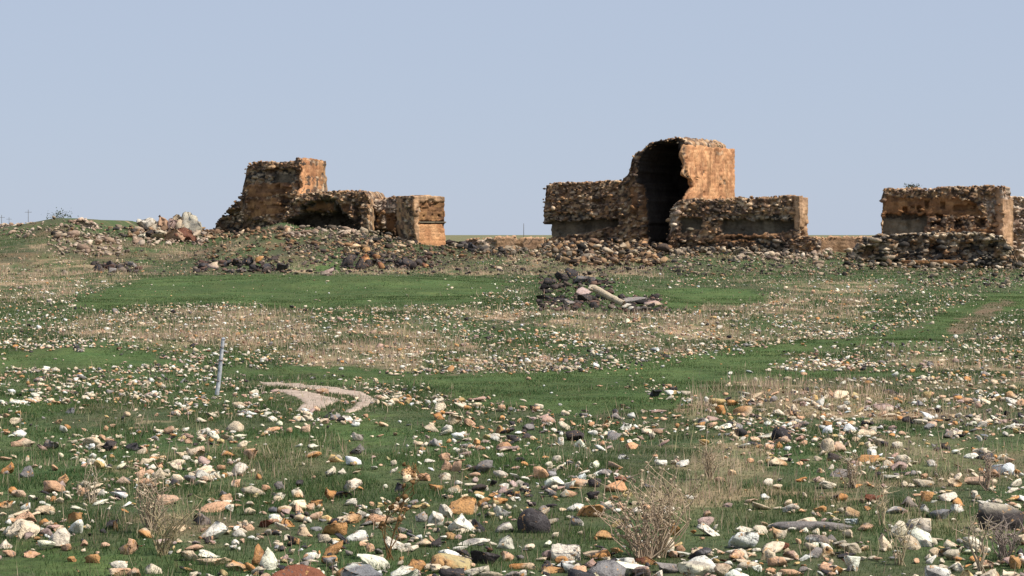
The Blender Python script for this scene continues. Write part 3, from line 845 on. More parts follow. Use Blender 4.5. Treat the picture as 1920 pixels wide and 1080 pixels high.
# ------------------------------------------------------------------ masonry
ROUGH = {'rubble': 1.0, 'pale': 0.9, 'greyrubble': 1.0, 'ashlar': 0.05, 'brown': 0.16, 'grey': 0.08, 'dark': 0.5, 'recess_shade': 0.25, 'tan': 0.05}

class Frame:
    """vertical plane through the ground point under photo column px at distance Y, turned by th degrees"""
    def __init__(s, px=None, Y=None, th=0.0, at=None):
        s.th = math.radians(th)
        s.a = np.array(at, float) if at is not None else np.array([(px - 960) / F * Y, Y])
        s.t = np.array([math.cos(s.th), -math.sin(s.th)])     # along the face
        s.b = np.array([math.sin(s.th), math.cos(s.th)])      # into the wall
    def uz(s, px, row):
        k = (np.asarray(px, float) - 960) / F
        u = (k * s.a[1] - s.a[0]) / (s.t[0] - k * s.t[1])
        Y = s.a[1] + u * s.t[1]
        return u, ZC + (HR - np.asarray(row, float)) / F * Y
    def px(s, u, z):
        X = s.a[0] + u * s.t[0]; Y = s.a[1] + u * s.t[1]
        return 960 + F * X / Y, HR + F * (ZC - z) / Y
    def world(s, u, d, z):
        return np.stack([s.a[0] + u * s.t[0] + d * s.b[0], s.a[1] + u * s.t[1] + d * s.b[1], z], -1)
    def corner(s, u, d):
        return s.a + u * s.t + d * s.b

def pick(pal, h):
    a = np.array(MCOL[pal]); i = np.clip((h * len(a)).astype(int), 0, len(a) - 1)
    return a[i]

def relief(fr, top, zb, thick, zones, default='rubble', side=None, edges=None, res=0.13, cell=0.32, jag=0.18, seed=0, stones=2.2, ssize=(0.16, 0.38), topstones=True, bulge=0.34, origin=None, name="rubble_wall", parent=None, batter=0.0):
    """A solid piece of wall. top: [(px,row)...] skyline; edges: optional (left, right) lists [(px,row)] of the side outlines;
    zones: [(polygon in photo pixels, recess depth m, kind)] on the front face."""
    r = np.random.default_rng(seed + 100)
    tu, tz = fr.uz([p[0] for p in top], [p[1] for p in top])
    tu = np.asarray(tu); tz = np.asarray(tz)
    uL, uR = tu[0], tu[-1]
    zt_max = tz.max()
    nu = max(8, int((uR - uL) / res)); nv = max(6, int((zt_max - zb) / res))
    s = np.linspace(0, 1, nu); v = np.linspace(0, 1, nv)
    S, Vv = np.meshgrid(s, v, indexing='ij')
    skind = side or default
    def side_(lst, u0, z):
        if not lst: return np.full(z.shape, u0)
        eu, ez = fr.uz([p[0] for p in lst], [p[1] for p in lst])
        o = np.argsort(ez)
        return np.interp(z, np.asarray(ez)[o], np.asarray(eu)[o])
    zapp = zb + (zt_max - zb) * Vv
    Lu = side_(edges[0] if edges else None, uL, zapp); Ru = side_(edges[1] if edges else None, uR, zapp)
    if jag > 0:
        Lu = Lu + jag * fbm(zapp / 0.55, zapp * 0, seed + 5, 2) ; Ru = Ru + jag * 0.6 * fbm(zapp / 0.55, zapp * 0 + 9, seed + 6, 2)
    U = Lu + (Ru - Lu) * S
    topz = np.interp(U, tu, tz)
    if jag > 0:
        ch, _ = cells(U / 0.5, U * 0 + 0.5, seed + 2)
        topz = topz + jag * (ch - 0.5) * 1.3 + jag * 0.5 * fbm(U / 1.3, U * 0, seed + 3, 2)
    Z = zb + (topz - zb) * Vv
    def front(U, Z, want_col=False):
        rag = 0.22
        ju = U + rag * fbm(U / 0.5, Z / 0.5, seed + 11, 2); jz = Z + rag * fbm(U / 0.5, Z / 0.5, seed + 17, 2)
        P, R = fr.px(ju, jz); P0, R0 = fr.px(U, Z)
        dep = np.zeros(U.shape); kind = np.full(U.shape, 0)
        kinds = [default]
        for zz in zones:
            poly, dp, kd = zz[0], zz[1], zz[2]
            sharp = len(zz) > 3 and zz[3]
            m = inpoly(P0, R0, poly) if sharp else inpoly(P, R, poly)
            if dp is not None: dep = np.where(m, dp, dep)
            if kd is not None:
                if kd not in kinds: kinds.append(kd)
                kind = np.where(m, kinds.index(kd), kind)
        rg = np.array([ROUGH[k] for k in kinds])[kind]
        ch, cd = cells(U / cell, Z / (cell * 0.72), seed)
        ch2, cd2 = cells(U / (cell * 2.3), Z / (cell * 1.9), seed + 31)
        d = dep + rg * (-bulge * 0.8 * (ch - 0.5) - 0.9 * bulge * (ch2 - 0.5) + 0.26 * np.clip(0.16 - cd, 0, 1) / 0.16) + 0.12 * rg * fbm(U / 1.5, Z / 1.2, seed + 8, 2)
        # courses of dressed blocks on the smooth kinds
        row_ = np.floor(Z / 0.42); off = _hash(row_, row_ * 0, 4, seed)
        bid = _hash(np.floor(U / 0.75 + off), row_, 5, seed)
        d = d + (1 - rg) * 0.035 * (bid - 0.5) + (1 - rg) * 0.04 * ((Z / 0.42 - row_) < 0.14)
        d = d + (1 - rg) * np.where(_hash(np.floor(U / 0.75 + off), row_, 6, seed) > 0.955, 0.16, 0)
        d = d - batter * (zt_max - Z)
        if not want_col: return d, rg
        C = np.zeros(U.shape + (3,))
        for i, kname in enumerate(kinds):
            hsel = np.where(ROUGH[kname] > 0.4, ch, bid)
            cc = pick(kname, hsel)
            C = np.where((kind == i)[..., None], cc, C)
        C = C * (0.86 + 0.28 * vn2(U / 0.9, Z / 0.7, seed + 40))[..., None]
        soft = (1 - rg)[..., None]
        st = sm((fbm(U / 0.8, Z / 2.6, seed + 44, 4) - 0.05) * 3)[..., None]
        C = C * (1 - 0.42 * st * soft)
        return d, rg, C
    D, rg, C = front(U, Z, True)
    D = np.minimum(D, thick - 0.25)
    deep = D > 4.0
    if deep.any():      # painted shade of a deep recess starts right at its lip
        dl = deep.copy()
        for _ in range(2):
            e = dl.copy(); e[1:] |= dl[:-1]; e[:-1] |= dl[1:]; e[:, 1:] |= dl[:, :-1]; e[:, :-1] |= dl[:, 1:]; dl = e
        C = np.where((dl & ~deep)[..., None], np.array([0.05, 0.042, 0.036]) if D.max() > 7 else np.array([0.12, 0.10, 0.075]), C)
    Pf = fr.world(U, D, Z); Pb = fr.world(U, np.full(U.shape, float(thick)) + 0.25 * fbm(U, Z, seed + 50, 2), Z)
    idx = np.arange(nu * nv).reshape(nu, nv)
    N = nu * nv
    Vs = [Pf.reshape(-1, 3), Pb.reshape(-1, 3)]
    Cs = [C.reshape(-1, 3), pick(skind, vn2(U, Z, 3).ravel() * 0.999)]
    q = np.stack([idx[:-1, :-1], idx[1:, :-1], idx[1:, 1:], idx[:-1, 1:]], -1).reshape(-1, 4)
    faces = [q, q[:, ::-1] + N]
    loop = np.concatenate([idx[:, 0], idx[-1, 1:], idx[-2::-1, -1], idx[0, -2:0:-1]])
    K = max(2, int(thick / 0.35))
    prev = loop; base = 2 * N
    A = Pf.reshape(-1, 3)[loop]; B = Pb.reshape(-1, 3)[loop]
    LU = U.ravel()[loop]; LZ = Z.ravel()[loop]
    for k in range(1, K):
        t = k / K
        P = A * (1 - t) + B * t
        nz = 0.5 * (_hash(np.floor(LU / 0.4), np.floor(LZ / 0.4) + k * 7, k, seed) - 0.5) * min(1.0, jag * 4)
        outx = np.where(LU > (uL + uR) / 2, 1, -1) * (LZ < topz.ravel()[loop] - 0.05)
        P = P + nz[:, None] * np.array([0, 0, 0.7]) * (LZ > topz.ravel()[loop] - 0.3)[:, None]
        P[:, 0] += 0.5 * nz * outx * fr.t[0]; P[:, 1] += 0.5 * nz * outx * fr.t[1]
        Vs.append(P); Cs.append(pick(skind, _hash(np.floor(LU / 0.45), np.floor(LZ / 0.45) + 3 * k, 8, seed) * 0.999))
        cur = base + np.arange(len(loop)); base += len(loop)
        faces.append(np.stack([prev, np.roll(prev, -1), np.roll(cur, -1), cur], -1)[:, ::-1]); prev = cur
    cur = loop + N
    faces.append(np.stack([prev, np.roll(prev, -1), np.roll(cur, -1), cur], -1)[:, ::-1])
    bag = Bag()
    bag.add(np.concatenate(Vs), np.concatenate(faces), np.concatenate(Cs))
    # loose and projecting stones of the broken core
    n = int((uR - uL) * (zt_max - zb) * stones * 2.3)
    if n > 0:
        su = r.uniform(uL, uR, n); szz = r.uniform(zb, zt_max, n)
        tp = np.interp(su, tu, tz); okk = szz < tp - 0.05
        su, szz = su[okk], szz[okk]
        d, rgg = front(su, szz)
        rgr = r.random(len(su)) < rgg * 0.95
        for u, zz, dd in zip(su[rgr], szz[rgr], d[rgr]):
            V, T = BLOCKS[r.integers(14)] if r.random() < 0.55 else LOW[r.integers(20)]
            sz = r.uniform(*ssize) * 0.85 * math.exp(0.4 * r.normal()) * np.array([1.45, 0.8, r.uniform(0.5, 0.85)])
            W = (V * sz) @ (rotm(r, 0.3) if r.random() < 0.4 else yawm(-fr.th + 0.25 * r.normal(), r)).T
            wp = fr.world(u, min(dd, thick - 0.3) - 0.06, zz)
            bag.add(W + wp, T, pick_one(default, fr, u, zz, zones, r))
        if topstones:
            for u in np.arange(uL + 0.2, uR - 0.2, 0.28):
                if r.random() < 0.8:
                    tzz = np.interp(u, tu, tz)
                    V, T = BLOCKS[r.integers(14)]
                    sz = r.uniform(ssize[0], ssize[1]) * np.array([1.1, 0.9, 0.7])
                    for dd in (0.1, min(thick * 0.5, 0.8)):
                        bag.add((V * sz) @ rotm(r, 0.3).T + fr.world(u + 0.1 * r.normal(), dd + 0.1 * r.normal(), tzz + 0.05 * r.normal()), T, pick_one(default, fr, u, tzz, [], r))
    return bag.build(name, M_MAS, parent, origin)
def pick_one(default, fr, u, z, zones, r):
    kd = default
    P, R = fr.px(u, z)
    for zz in zones:
        if zz[2] is not None and inpoly(np.array([P]), np.array([R]), zz[0])[0]: kd = zz[2]
    a = MCOL[kd]
    return np.array(a[r.integers(len(a))]) * r.uniform(0.85, 1.3)

def ruin(fr, label, name="ruined_wall", cat="ruin", px=None):
    if px is None: p = fr.a
    else: p = fr.corner(float(fr.uz(px, 440)[0]), 0)
    z = float(H(p[0], p[1]))
    return thing(name, (p[0], p[1], z), label, cat, None), (p[0], p[1], z)

TH = 25
# --- left tower
fA = Frame(563, 268, TH)
tA, oA = ruin(fA, "tall broken tower with a smooth orange right side, highest of the left ruins", "ruined_tower", "tower")
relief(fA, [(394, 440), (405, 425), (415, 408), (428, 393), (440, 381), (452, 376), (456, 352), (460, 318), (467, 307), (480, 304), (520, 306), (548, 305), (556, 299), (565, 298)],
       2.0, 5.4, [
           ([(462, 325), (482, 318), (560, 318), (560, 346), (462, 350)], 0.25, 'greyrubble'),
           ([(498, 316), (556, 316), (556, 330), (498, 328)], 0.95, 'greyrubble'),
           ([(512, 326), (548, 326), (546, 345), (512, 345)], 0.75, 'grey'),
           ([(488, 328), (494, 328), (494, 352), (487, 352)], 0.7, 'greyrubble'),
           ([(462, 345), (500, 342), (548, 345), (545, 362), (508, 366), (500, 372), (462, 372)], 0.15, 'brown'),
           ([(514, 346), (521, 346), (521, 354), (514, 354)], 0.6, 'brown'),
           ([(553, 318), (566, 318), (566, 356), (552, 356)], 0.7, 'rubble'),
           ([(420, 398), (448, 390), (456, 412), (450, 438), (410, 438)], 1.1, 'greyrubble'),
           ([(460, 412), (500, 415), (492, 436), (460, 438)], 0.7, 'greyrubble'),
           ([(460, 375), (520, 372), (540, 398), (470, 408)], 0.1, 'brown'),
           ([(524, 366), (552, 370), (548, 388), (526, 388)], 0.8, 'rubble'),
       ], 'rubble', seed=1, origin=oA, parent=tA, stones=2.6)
fAs = Frame(at=fA.corner(0.05, 0.0) + 0.12 * fA.t, th=TH - 90)
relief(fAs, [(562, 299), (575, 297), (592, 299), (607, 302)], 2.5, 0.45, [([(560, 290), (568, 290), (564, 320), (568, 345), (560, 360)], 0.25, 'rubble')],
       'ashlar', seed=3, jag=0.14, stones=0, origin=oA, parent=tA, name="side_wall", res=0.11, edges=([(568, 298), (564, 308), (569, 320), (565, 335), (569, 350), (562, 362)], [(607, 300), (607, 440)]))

# --- vaulted ruin beside it
fB = Frame(620, 262, 12)
tB, oB = ruin(fB, "low vaulted ruin with a wide dark cave-like opening below the left tower", "ruined_vault", "ruin")
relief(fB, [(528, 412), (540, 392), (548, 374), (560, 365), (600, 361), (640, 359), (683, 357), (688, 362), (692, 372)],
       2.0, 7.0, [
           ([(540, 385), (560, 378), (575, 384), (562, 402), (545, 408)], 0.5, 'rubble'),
           ([(556, 404), (566, 386), (590, 377), (625, 376), (640, 388), (652, 405), (662, 412), (664, 436), (520, 436), (536, 415)], 4.2, 'dark'),  # darker colour stands in for shade within the opening
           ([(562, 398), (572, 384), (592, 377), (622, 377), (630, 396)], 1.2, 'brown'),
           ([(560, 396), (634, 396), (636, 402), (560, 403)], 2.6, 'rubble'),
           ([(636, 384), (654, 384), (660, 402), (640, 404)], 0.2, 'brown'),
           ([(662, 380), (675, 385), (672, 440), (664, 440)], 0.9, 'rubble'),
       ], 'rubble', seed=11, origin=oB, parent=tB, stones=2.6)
# --- connecting wall
fC = Frame(725, 263, 14)
tC, oC = ruin(fC, "battered pinkish wall between the vaulted ruin and the square bastion")
relief(fC, [(686, 366), (695, 371), (712, 372), (735, 371), (757, 373), (770, 378)], 1.0, 2.6, [
    ([(686, 372), (770, 372), (770, 392), (745, 400), (700, 398), (686, 390)], -0.15, 'pale'),
    ([(722, 400), (741, 400), (741, 430), (724, 432)], 0.15, 'brown'),
    ([(744, 396), (756, 392), (766, 410), (770, 458), (742, 455)], 1.7, 'greyrubble'),
    ([(688, 404), (708, 404), (704, 412), (690, 412)], 0.9, 'rubble'),
    ([(690, 425), (738, 434), (738, 452), (690, 448)], 1.0, 'greyrubble'),
    ([(712, 428), (722, 400), (724, 430)], 0.0, 'pale'),
], 'rubble', seed=21, origin=oC, parent=tC, stones=3.0)
# --- square bastion
fD = Frame(778, 256, -32)
tD, oD = ruin(fD, "square orange bastion with pale cornice and dark string course, right end of left ruins", "bastion", "bastion")
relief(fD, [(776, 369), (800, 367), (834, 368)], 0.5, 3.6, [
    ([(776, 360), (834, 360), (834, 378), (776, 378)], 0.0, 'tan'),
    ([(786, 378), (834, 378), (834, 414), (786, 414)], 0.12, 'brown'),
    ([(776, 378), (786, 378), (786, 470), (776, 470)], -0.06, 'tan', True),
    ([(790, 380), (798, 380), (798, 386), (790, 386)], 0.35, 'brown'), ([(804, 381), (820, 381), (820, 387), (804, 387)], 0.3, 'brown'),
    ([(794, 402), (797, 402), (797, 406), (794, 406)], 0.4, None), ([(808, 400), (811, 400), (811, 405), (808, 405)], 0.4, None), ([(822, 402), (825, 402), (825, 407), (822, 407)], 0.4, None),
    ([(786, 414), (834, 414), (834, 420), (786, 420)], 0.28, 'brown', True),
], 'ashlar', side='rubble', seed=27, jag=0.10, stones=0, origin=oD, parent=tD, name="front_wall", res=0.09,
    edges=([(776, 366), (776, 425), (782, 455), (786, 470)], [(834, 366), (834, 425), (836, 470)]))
relief(fD, [(786, 415.5), (836, 415.5)], float(fD.uz(800, 418)[1]), 0.2, [], 'grey', jag=0, stones=0, origin=oD, parent=tD, name="string_course", res=0.08)
fDl = Frame(at=fD.corner(0, 0) - 0.25 * fD.t + 0.0 * fD.b, th=25)
relief(Frame(at=fD.corner(0, 0.3), th=30), [(752, 376), (760, 371), (775, 369), (779, 369)], 0.5, 1.4, [([(752, 392), (766, 388), (770, 430), (760, 455), (750, 455)], 0.5, 'greyrubble')],
       'rubble', seed=29, origin=oD, parent=tD, name="broken_side", stones=3.0, edges=([(753, 372), (758, 395), (764, 430), (772, 460)], [(780, 372), (780, 460)]))

# --- great central ruin
fE = Frame(1285, 258, TH)
tE, oE = ruin(fE, "highest ruin, a broken tower with a tall black arched recess and smooth orange side", "arched_tower", "tower")
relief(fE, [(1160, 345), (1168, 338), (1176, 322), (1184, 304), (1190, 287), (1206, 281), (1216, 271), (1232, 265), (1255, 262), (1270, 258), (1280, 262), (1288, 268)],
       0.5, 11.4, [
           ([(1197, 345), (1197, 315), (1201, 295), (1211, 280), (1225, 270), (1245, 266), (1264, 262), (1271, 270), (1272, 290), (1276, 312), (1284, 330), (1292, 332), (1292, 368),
             (1277, 376), (1265, 386), (1256, 400), (1252, 420), (1252, 478), (1212, 478), (1210, 440), (1208, 390), (1203, 370)], 9.5, 'recess_shade'),
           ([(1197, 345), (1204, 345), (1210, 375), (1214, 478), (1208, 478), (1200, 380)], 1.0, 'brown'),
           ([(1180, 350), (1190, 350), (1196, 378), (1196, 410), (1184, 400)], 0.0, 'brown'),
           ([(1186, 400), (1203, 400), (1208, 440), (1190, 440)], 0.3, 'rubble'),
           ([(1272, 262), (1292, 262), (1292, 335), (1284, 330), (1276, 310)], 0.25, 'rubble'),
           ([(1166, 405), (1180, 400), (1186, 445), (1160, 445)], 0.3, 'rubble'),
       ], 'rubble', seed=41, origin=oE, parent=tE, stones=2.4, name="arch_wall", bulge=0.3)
fEs = Frame(at=fE.corner(0.15, -0.1) + 0.16 * fE.t, th=TH - 90)
relief(fEs, [(1284, 270), (1300, 273), (1330, 276), (1350, 277), (1378, 281)], 1.5, 0.5, [
    ([(1280, 260), (1290, 260), (1287, 300), (1290, 328), (1300, 338), (1300, 350), (1292, 362), (1280, 366)], 0.35, 'rubble'),
    ([(1342, 284), (1356, 284), (1356, 290), (1342, 290)], -0.02, 'tan')],
       'ashlar', seed=43, jag=0.16, stones=0, origin=oE, parent=tE, name="side_wall", res=0.11,
       edges=([(1286, 270), (1284, 290), (1287, 310), (1286, 328), (1297, 336), (1301, 348), (1296, 360), (1288, 368), (1284, 380), (1284, 460)], [(1378, 280), (1378, 460)]))

fG = Frame(1175, 263.5, 18)
tG, oG = ruin(fG, "long rough rubble wall joining the left of the arched tower, undercut at its foot", px=1100)
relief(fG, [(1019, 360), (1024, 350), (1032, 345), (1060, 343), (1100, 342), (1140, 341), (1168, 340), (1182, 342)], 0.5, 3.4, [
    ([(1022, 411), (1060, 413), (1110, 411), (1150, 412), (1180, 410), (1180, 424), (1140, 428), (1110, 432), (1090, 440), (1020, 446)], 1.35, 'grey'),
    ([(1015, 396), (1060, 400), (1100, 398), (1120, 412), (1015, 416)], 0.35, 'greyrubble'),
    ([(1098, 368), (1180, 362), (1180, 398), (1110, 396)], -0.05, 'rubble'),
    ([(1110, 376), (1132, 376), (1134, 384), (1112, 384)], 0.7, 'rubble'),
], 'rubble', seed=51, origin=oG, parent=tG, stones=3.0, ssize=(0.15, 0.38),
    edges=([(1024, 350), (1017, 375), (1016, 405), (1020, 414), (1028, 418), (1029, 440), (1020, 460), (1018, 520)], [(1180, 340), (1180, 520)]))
fI = Frame(1395, 251, 14)
tI, oI = ruin(fI, "long low wall with sunken grey panels, joining the right of the arched tower")
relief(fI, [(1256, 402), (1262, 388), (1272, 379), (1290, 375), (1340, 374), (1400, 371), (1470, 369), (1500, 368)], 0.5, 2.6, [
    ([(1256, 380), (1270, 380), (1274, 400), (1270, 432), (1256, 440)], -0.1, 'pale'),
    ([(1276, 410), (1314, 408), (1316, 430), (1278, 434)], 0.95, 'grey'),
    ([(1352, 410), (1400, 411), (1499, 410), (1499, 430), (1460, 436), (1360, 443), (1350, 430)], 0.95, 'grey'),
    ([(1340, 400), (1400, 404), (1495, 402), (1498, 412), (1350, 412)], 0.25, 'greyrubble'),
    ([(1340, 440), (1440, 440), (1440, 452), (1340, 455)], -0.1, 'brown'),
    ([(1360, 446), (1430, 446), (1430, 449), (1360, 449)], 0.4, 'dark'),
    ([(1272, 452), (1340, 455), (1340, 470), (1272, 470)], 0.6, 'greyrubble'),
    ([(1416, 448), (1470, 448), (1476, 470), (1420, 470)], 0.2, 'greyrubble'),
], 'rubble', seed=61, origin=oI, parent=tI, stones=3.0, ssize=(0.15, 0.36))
fIs = Frame(at=fI.corner(float(fI.uz(1500, 400)[0]), -0.1) + 0.14 * fI.t, th=-40)
relief(fIs, [(1499, 368), (1515, 369)], 0.5, 0.8, [([(1499, 425), (1508, 428), (1503, 480), (1495, 480)], 0.2, 'rubble')], 'tan', seed=63, jag=0.16, stones=0, origin=oI, parent=tI, name="end_wall", res=0.1)
# low plinth at its right end
fJ = Frame(1505, 247, 10)
tJ, oJ = ruin(fJ, "low rubble stub with a pale right edge in front of the panelled wall's end")
relief(fJ, [(1480, 452), (1500, 447), (1520, 445), (1538, 449)], 0.3, 1.6, [([(1534, 440), (1546, 440), (1546, 480), (1534, 480)], -0.1, 'pale')], 'rubble', seed=66, origin=oJ, parent=tJ, stones=3.0)

# --- right block on its rubble terrace
fK = Frame(1655, 243, 9)
tK, oK = ruin(fK, "long block-shaped ruin on the right with small square holes above a grey lower wall", "ruined_hall", "ruin", px=1770)
relief(fK, [(1655, 356), (1690, 354), (1720, 353), (1740, 356), (1770, 352), (1800, 351), (1850, 349), (1884, 350)], 1.0, 6.0, [
    ([(1668, 366), (1700, 372), (1740, 372), (1790, 370), (1834, 380), (1842, 405), (1655, 406), (1655, 380)], 0.22, 'brown'),
    ([(1655, 405), (1738, 405), (1736, 428), (1728, 445), (1655, 446)], 0.8, 'grey'),
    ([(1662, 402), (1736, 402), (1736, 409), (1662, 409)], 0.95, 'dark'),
    ([(1692, 388), (1701, 388), (1701, 398), (1692, 398)], 0.9, 'brown', True), ([(1720, 386), (1727, 386), (1727, 398), (1720, 398)], 0.9, 'brown', True),
    ([(1735, 376), (1742, 376), (1742, 390), (1735, 390)], 0.9, 'brown', True), ([(1763, 379), (1772, 379), (1772, 391), (1763, 391)], 0.8, 'brown', True),
    ([(1709, 386), (1714, 386), (1714, 391), (1709, 391)], 0.6, 'brown', True),
    ([(1786, 386), (1830, 380), (1832, 393), (1786, 396)], 0.75, 'brown'),
    ([(1755, 402), (1768, 402), (1768, 408), (1755, 408)], 0.8, None),
    ([(1748, 417), (1766, 417), (1766, 424), (1748, 424)], 1.0, 'rubble'), ([(1790, 412), (1802, 412), (1804, 428), (1792, 428)], 1.1, 'rubble'),
    ([(1828, 408), (1844, 410), (1850, 426), (1832, 428)], 1.1, 'rubble'), ([(1868, 405), (1882, 405), (1884, 432), (1876, 432)], 1.1, 'rubble'),
    ([(1780, 430), (1860, 430), (1860, 436), (1780, 436)], -0.05, 'brown'),
    ([(1842, 372), (1872, 374), (1872, 396), (1850, 404)], 0.1, 'pale'),
], 'rubble', seed=71, origin=oK, parent=tK, stones=2.6, ssize=(0.14, 0.34), res=0.11)
fKs = Frame(at=fK.corner(float(fK.uz(1882, 400)[0]), -0.05) + 0.14 * fK.t, th=-48)
relief(fKs, [(1881, 352), (1893, 351), (1900, 375)], 1.0, 0.9, [([(1880, 345), (1900, 345), (1900, 372), (1880, 372)], 0.1, 'pale')], 'tan', seed=73, jag=0.12, stones=0.6, ssize=(0.15, 0.3), origin=oK, parent=tK, name="end_wall", res=0.1)
fL = Frame(1905, 246, 5)
tL, oL = ruin(fL, "pinkish crumbling wall at the far right edge behind the block-shaped ruin", px=1930)
relief(fL, [(1896, 372), (1915, 371), (1940, 374), (1985, 380), (2010, 400), (2040, 440)], 0.5, 3.0, [], 'pale', seed=77, origin=oL, parent=tL, stones=3.0)
fM = Frame(1650, 238, 6)
tM, oM = ruin(fM, "dark rubble terrace carrying the block-shaped ruin, with an orange ledge at its foot", "rubble_terrace", "terrace", px=1740)
relief(fM, [(1588, 498), (1598, 480), (1608, 458), (1625, 447), (1650, 442), (1700, 441), (1780, 438), (1850, 438), (1880, 445), (1900, 470), (1915, 500)], 0.0, 5.0, [
    ([(1588, 488), (1690, 488), (1690, 506), (1588, 506)], 1.0, 'greyrubble'),
    ([(1690, 478), (1860, 470), (1880, 480), (1815, 486), (1690, 487)], 0.3, 'greyrubble'),
    ([(1700, 452), (1730, 456), (1725, 475), (1700, 474)], 1.0, 'greyrubble'), ([(1745, 450), (1765, 455), (1765, 475), (1745, 474)], 1.0, 'greyrubble'),
    ([(1795, 455), (1865, 452), (1870, 474), (1795, 474)], 0.9, 'greyrubble'),
    ([(1615, 462), (1640, 460), (1640, 478), (1612, 480)], 0.9, 'greyrubble'),
], 'greyrubble', seed=81, origin=oM, parent=tM, stones=4.2, ssize=(0.2, 0.48), bulge=0.5, batter=-0.12, cell=0.5)
fN = Frame(1690, 235.5, 5)
relief(fN, [(1690, 489), (1750, 488), (1800, 488), (1814, 490)], 1.35, 1.8, [], 'brown', seed=85, jag=0.04, stones=0.0, origin=oM, parent=tM, name="ledge", res=0.1)

# --- low distant walls seen in the gaps
fP = Frame(930, 262, 4)
tP, oP = ruin(fP, "short smooth tan wall in the gap between the bastion and the arched tower", "low_wall", "wall")
relief(fP, [(868, 452), (890, 448), (930, 446), (950, 445), (978, 446), (1020, 448)], 1.5, 0.9, [([(868, 440), (930, 440), (925, 475), (868, 475)], 0.1, 'pale')], 'tan', seed=91, jag=0.22, stones=0.3, ssize=(0.12, 0.3), origin=oP, parent=tP, name="wall_face")
fQ = Frame(1575, 262, 2)
tQ, oQ = ruin(fQ, "low smooth tan wall in the gap left of the block-shaped ruin", "low_wall", "wall")
relief(fQ, [(1500, 446), (1545, 446), (1580, 445), (1625, 445), (1680, 447)], 1.2, 0.9, [], 'tan', seed=93, jag=0.22, stones=0.3, ssize=(0.12, 0.3), origin=oQ, parent=tQ, name="wall_face")
fR = Frame(215, 268, 0)
tR, oR = ruin(fR, "long low dark wall along the skyline between the green hill and the pale rocks", "low_wall", "wall")
relief(fR, [(160, 424), (185, 428), (255, 429), (330, 430), (400, 436)], 3.0, 1.2, [], 'rubble', seed=95, jag=0.05, stones=1.5, ssize=(0.15, 0.3), origin=oR, parent=tR)
fS = Frame(30, 266, 0)
tS, oS = ruin(fS, "stony terrace edge running along the hill at the far left", "low_wall", "wall")
relief(fS, [(-120, 426), (-60, 424), (0, 422), (40, 420), (66, 418), (84, 420)], 3.5, 1.0, [], 'pale', seed=97, jag=0.1, stones=3.0, ssize=(0.2, 0.4), origin=oS, parent=tS)
fT = Frame(155, 257, 0)
tT, oT = ruin(fT, "broken bank of rock with a small dark hollow right of the green hill", "rock_bank", "rock")
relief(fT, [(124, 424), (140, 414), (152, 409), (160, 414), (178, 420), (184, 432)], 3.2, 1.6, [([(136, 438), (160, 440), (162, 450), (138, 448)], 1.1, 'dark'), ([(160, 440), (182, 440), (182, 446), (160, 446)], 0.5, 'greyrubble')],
       'pale', seed=99, origin=oT, parent=tT, stones=3.0, name="rock_face", ssize=(0.25, 0.6))
fU = Frame(130, 243, 0)
tU, oU = ruin(fU, "exposed orange-tan bank of broken masonry on the left slope", "rock_bank", "rock")
relief(fU, [(66, 470), (80, 460), (100, 449), (125, 446), (150, 450), (166, 462), (176, 476)], 2.0, 1.4, [], 'pale', seed=101, origin=oU, parent=tU, stones=4.0, name="rock_face", ssize=(0.25, 0.6), batter=-0.25)

# pale boulders on the skyline, each a thing
SKYROCKS = [(272, 430, 30, 22, 'white'), (292, 432, 26, 18, 'cream'), (308, 428, 20, 24, 'peach'), (322, 432, 24, 22, 'pink'), (338, 430, 26, 28, 'cream'), (356, 431, 36, 34, 'cream'),
            (300, 446, 26, 16, 'cream'), (330, 452, 36, 22, 'peach'), (352, 450, 36, 22, 'brown'), (266, 447, 18, 12, 'white'), (284, 442, 22, 12, 'dark')]
SKYL = ["whitest boulder, leftmost of the pale rocks on the skyline", "small cream boulder second from the left in the skyline rocks", "upright peach boulder in the skyline rocks", "pinkish boulder in the middle of the skyline rocks",
        "cream boulder just left of the tallest skyline rock", "tallest cream boulder, right end of the skyline rocks", "cream boulder below the middle skyline rocks", "wide peach boulder below the skyline rocks",
        "dark red-brown boulder with a shadowed foot below the tallest skyline rock", "small white stone below the leftmost skyline rock", "dark stone below the skyline rocks"]
def skyrocks():
    r = np.random.default_rng(88)
    for (px, row, w, h, c), lb in zip(SKYROCKS, SKYL):
        y = 258.0 if row < 435 else 252.0
        x = (px - 960) / F * y; z = ZC + (HR - row) / F * y
        z = min(z, float(H(x, y)) + 0.3)
        V, T = rock_shape(3, r, 16, 0.6, 0.05, (0.2, 0.65))
        V = V + 0.16 * np.stack([fbm(V[:, 0] * 6 + k * 7, V[:, 2] * 6 + V[:, 1] * 5, int(px) + k, 2) for k in range(3)], -1)
        W = w / F * y; top = ZC + (HR - row + h) / F * y; Hh = top - z
        V = V * np.array([W * 1.15, W * 0.9, Hh * 1.3]); V[:, 2] += Hh * 0.35
        C = np.tile(pcol(c, r, 0.05) * 0.72, (len(V), 1))
        o = obj("boulder", mesh_from("boulder", V, T, C), M_STONE, None, (x, y, z))
        tag(o, lb, "boulder", "pale boulders on the left skyline")
skyrocks()

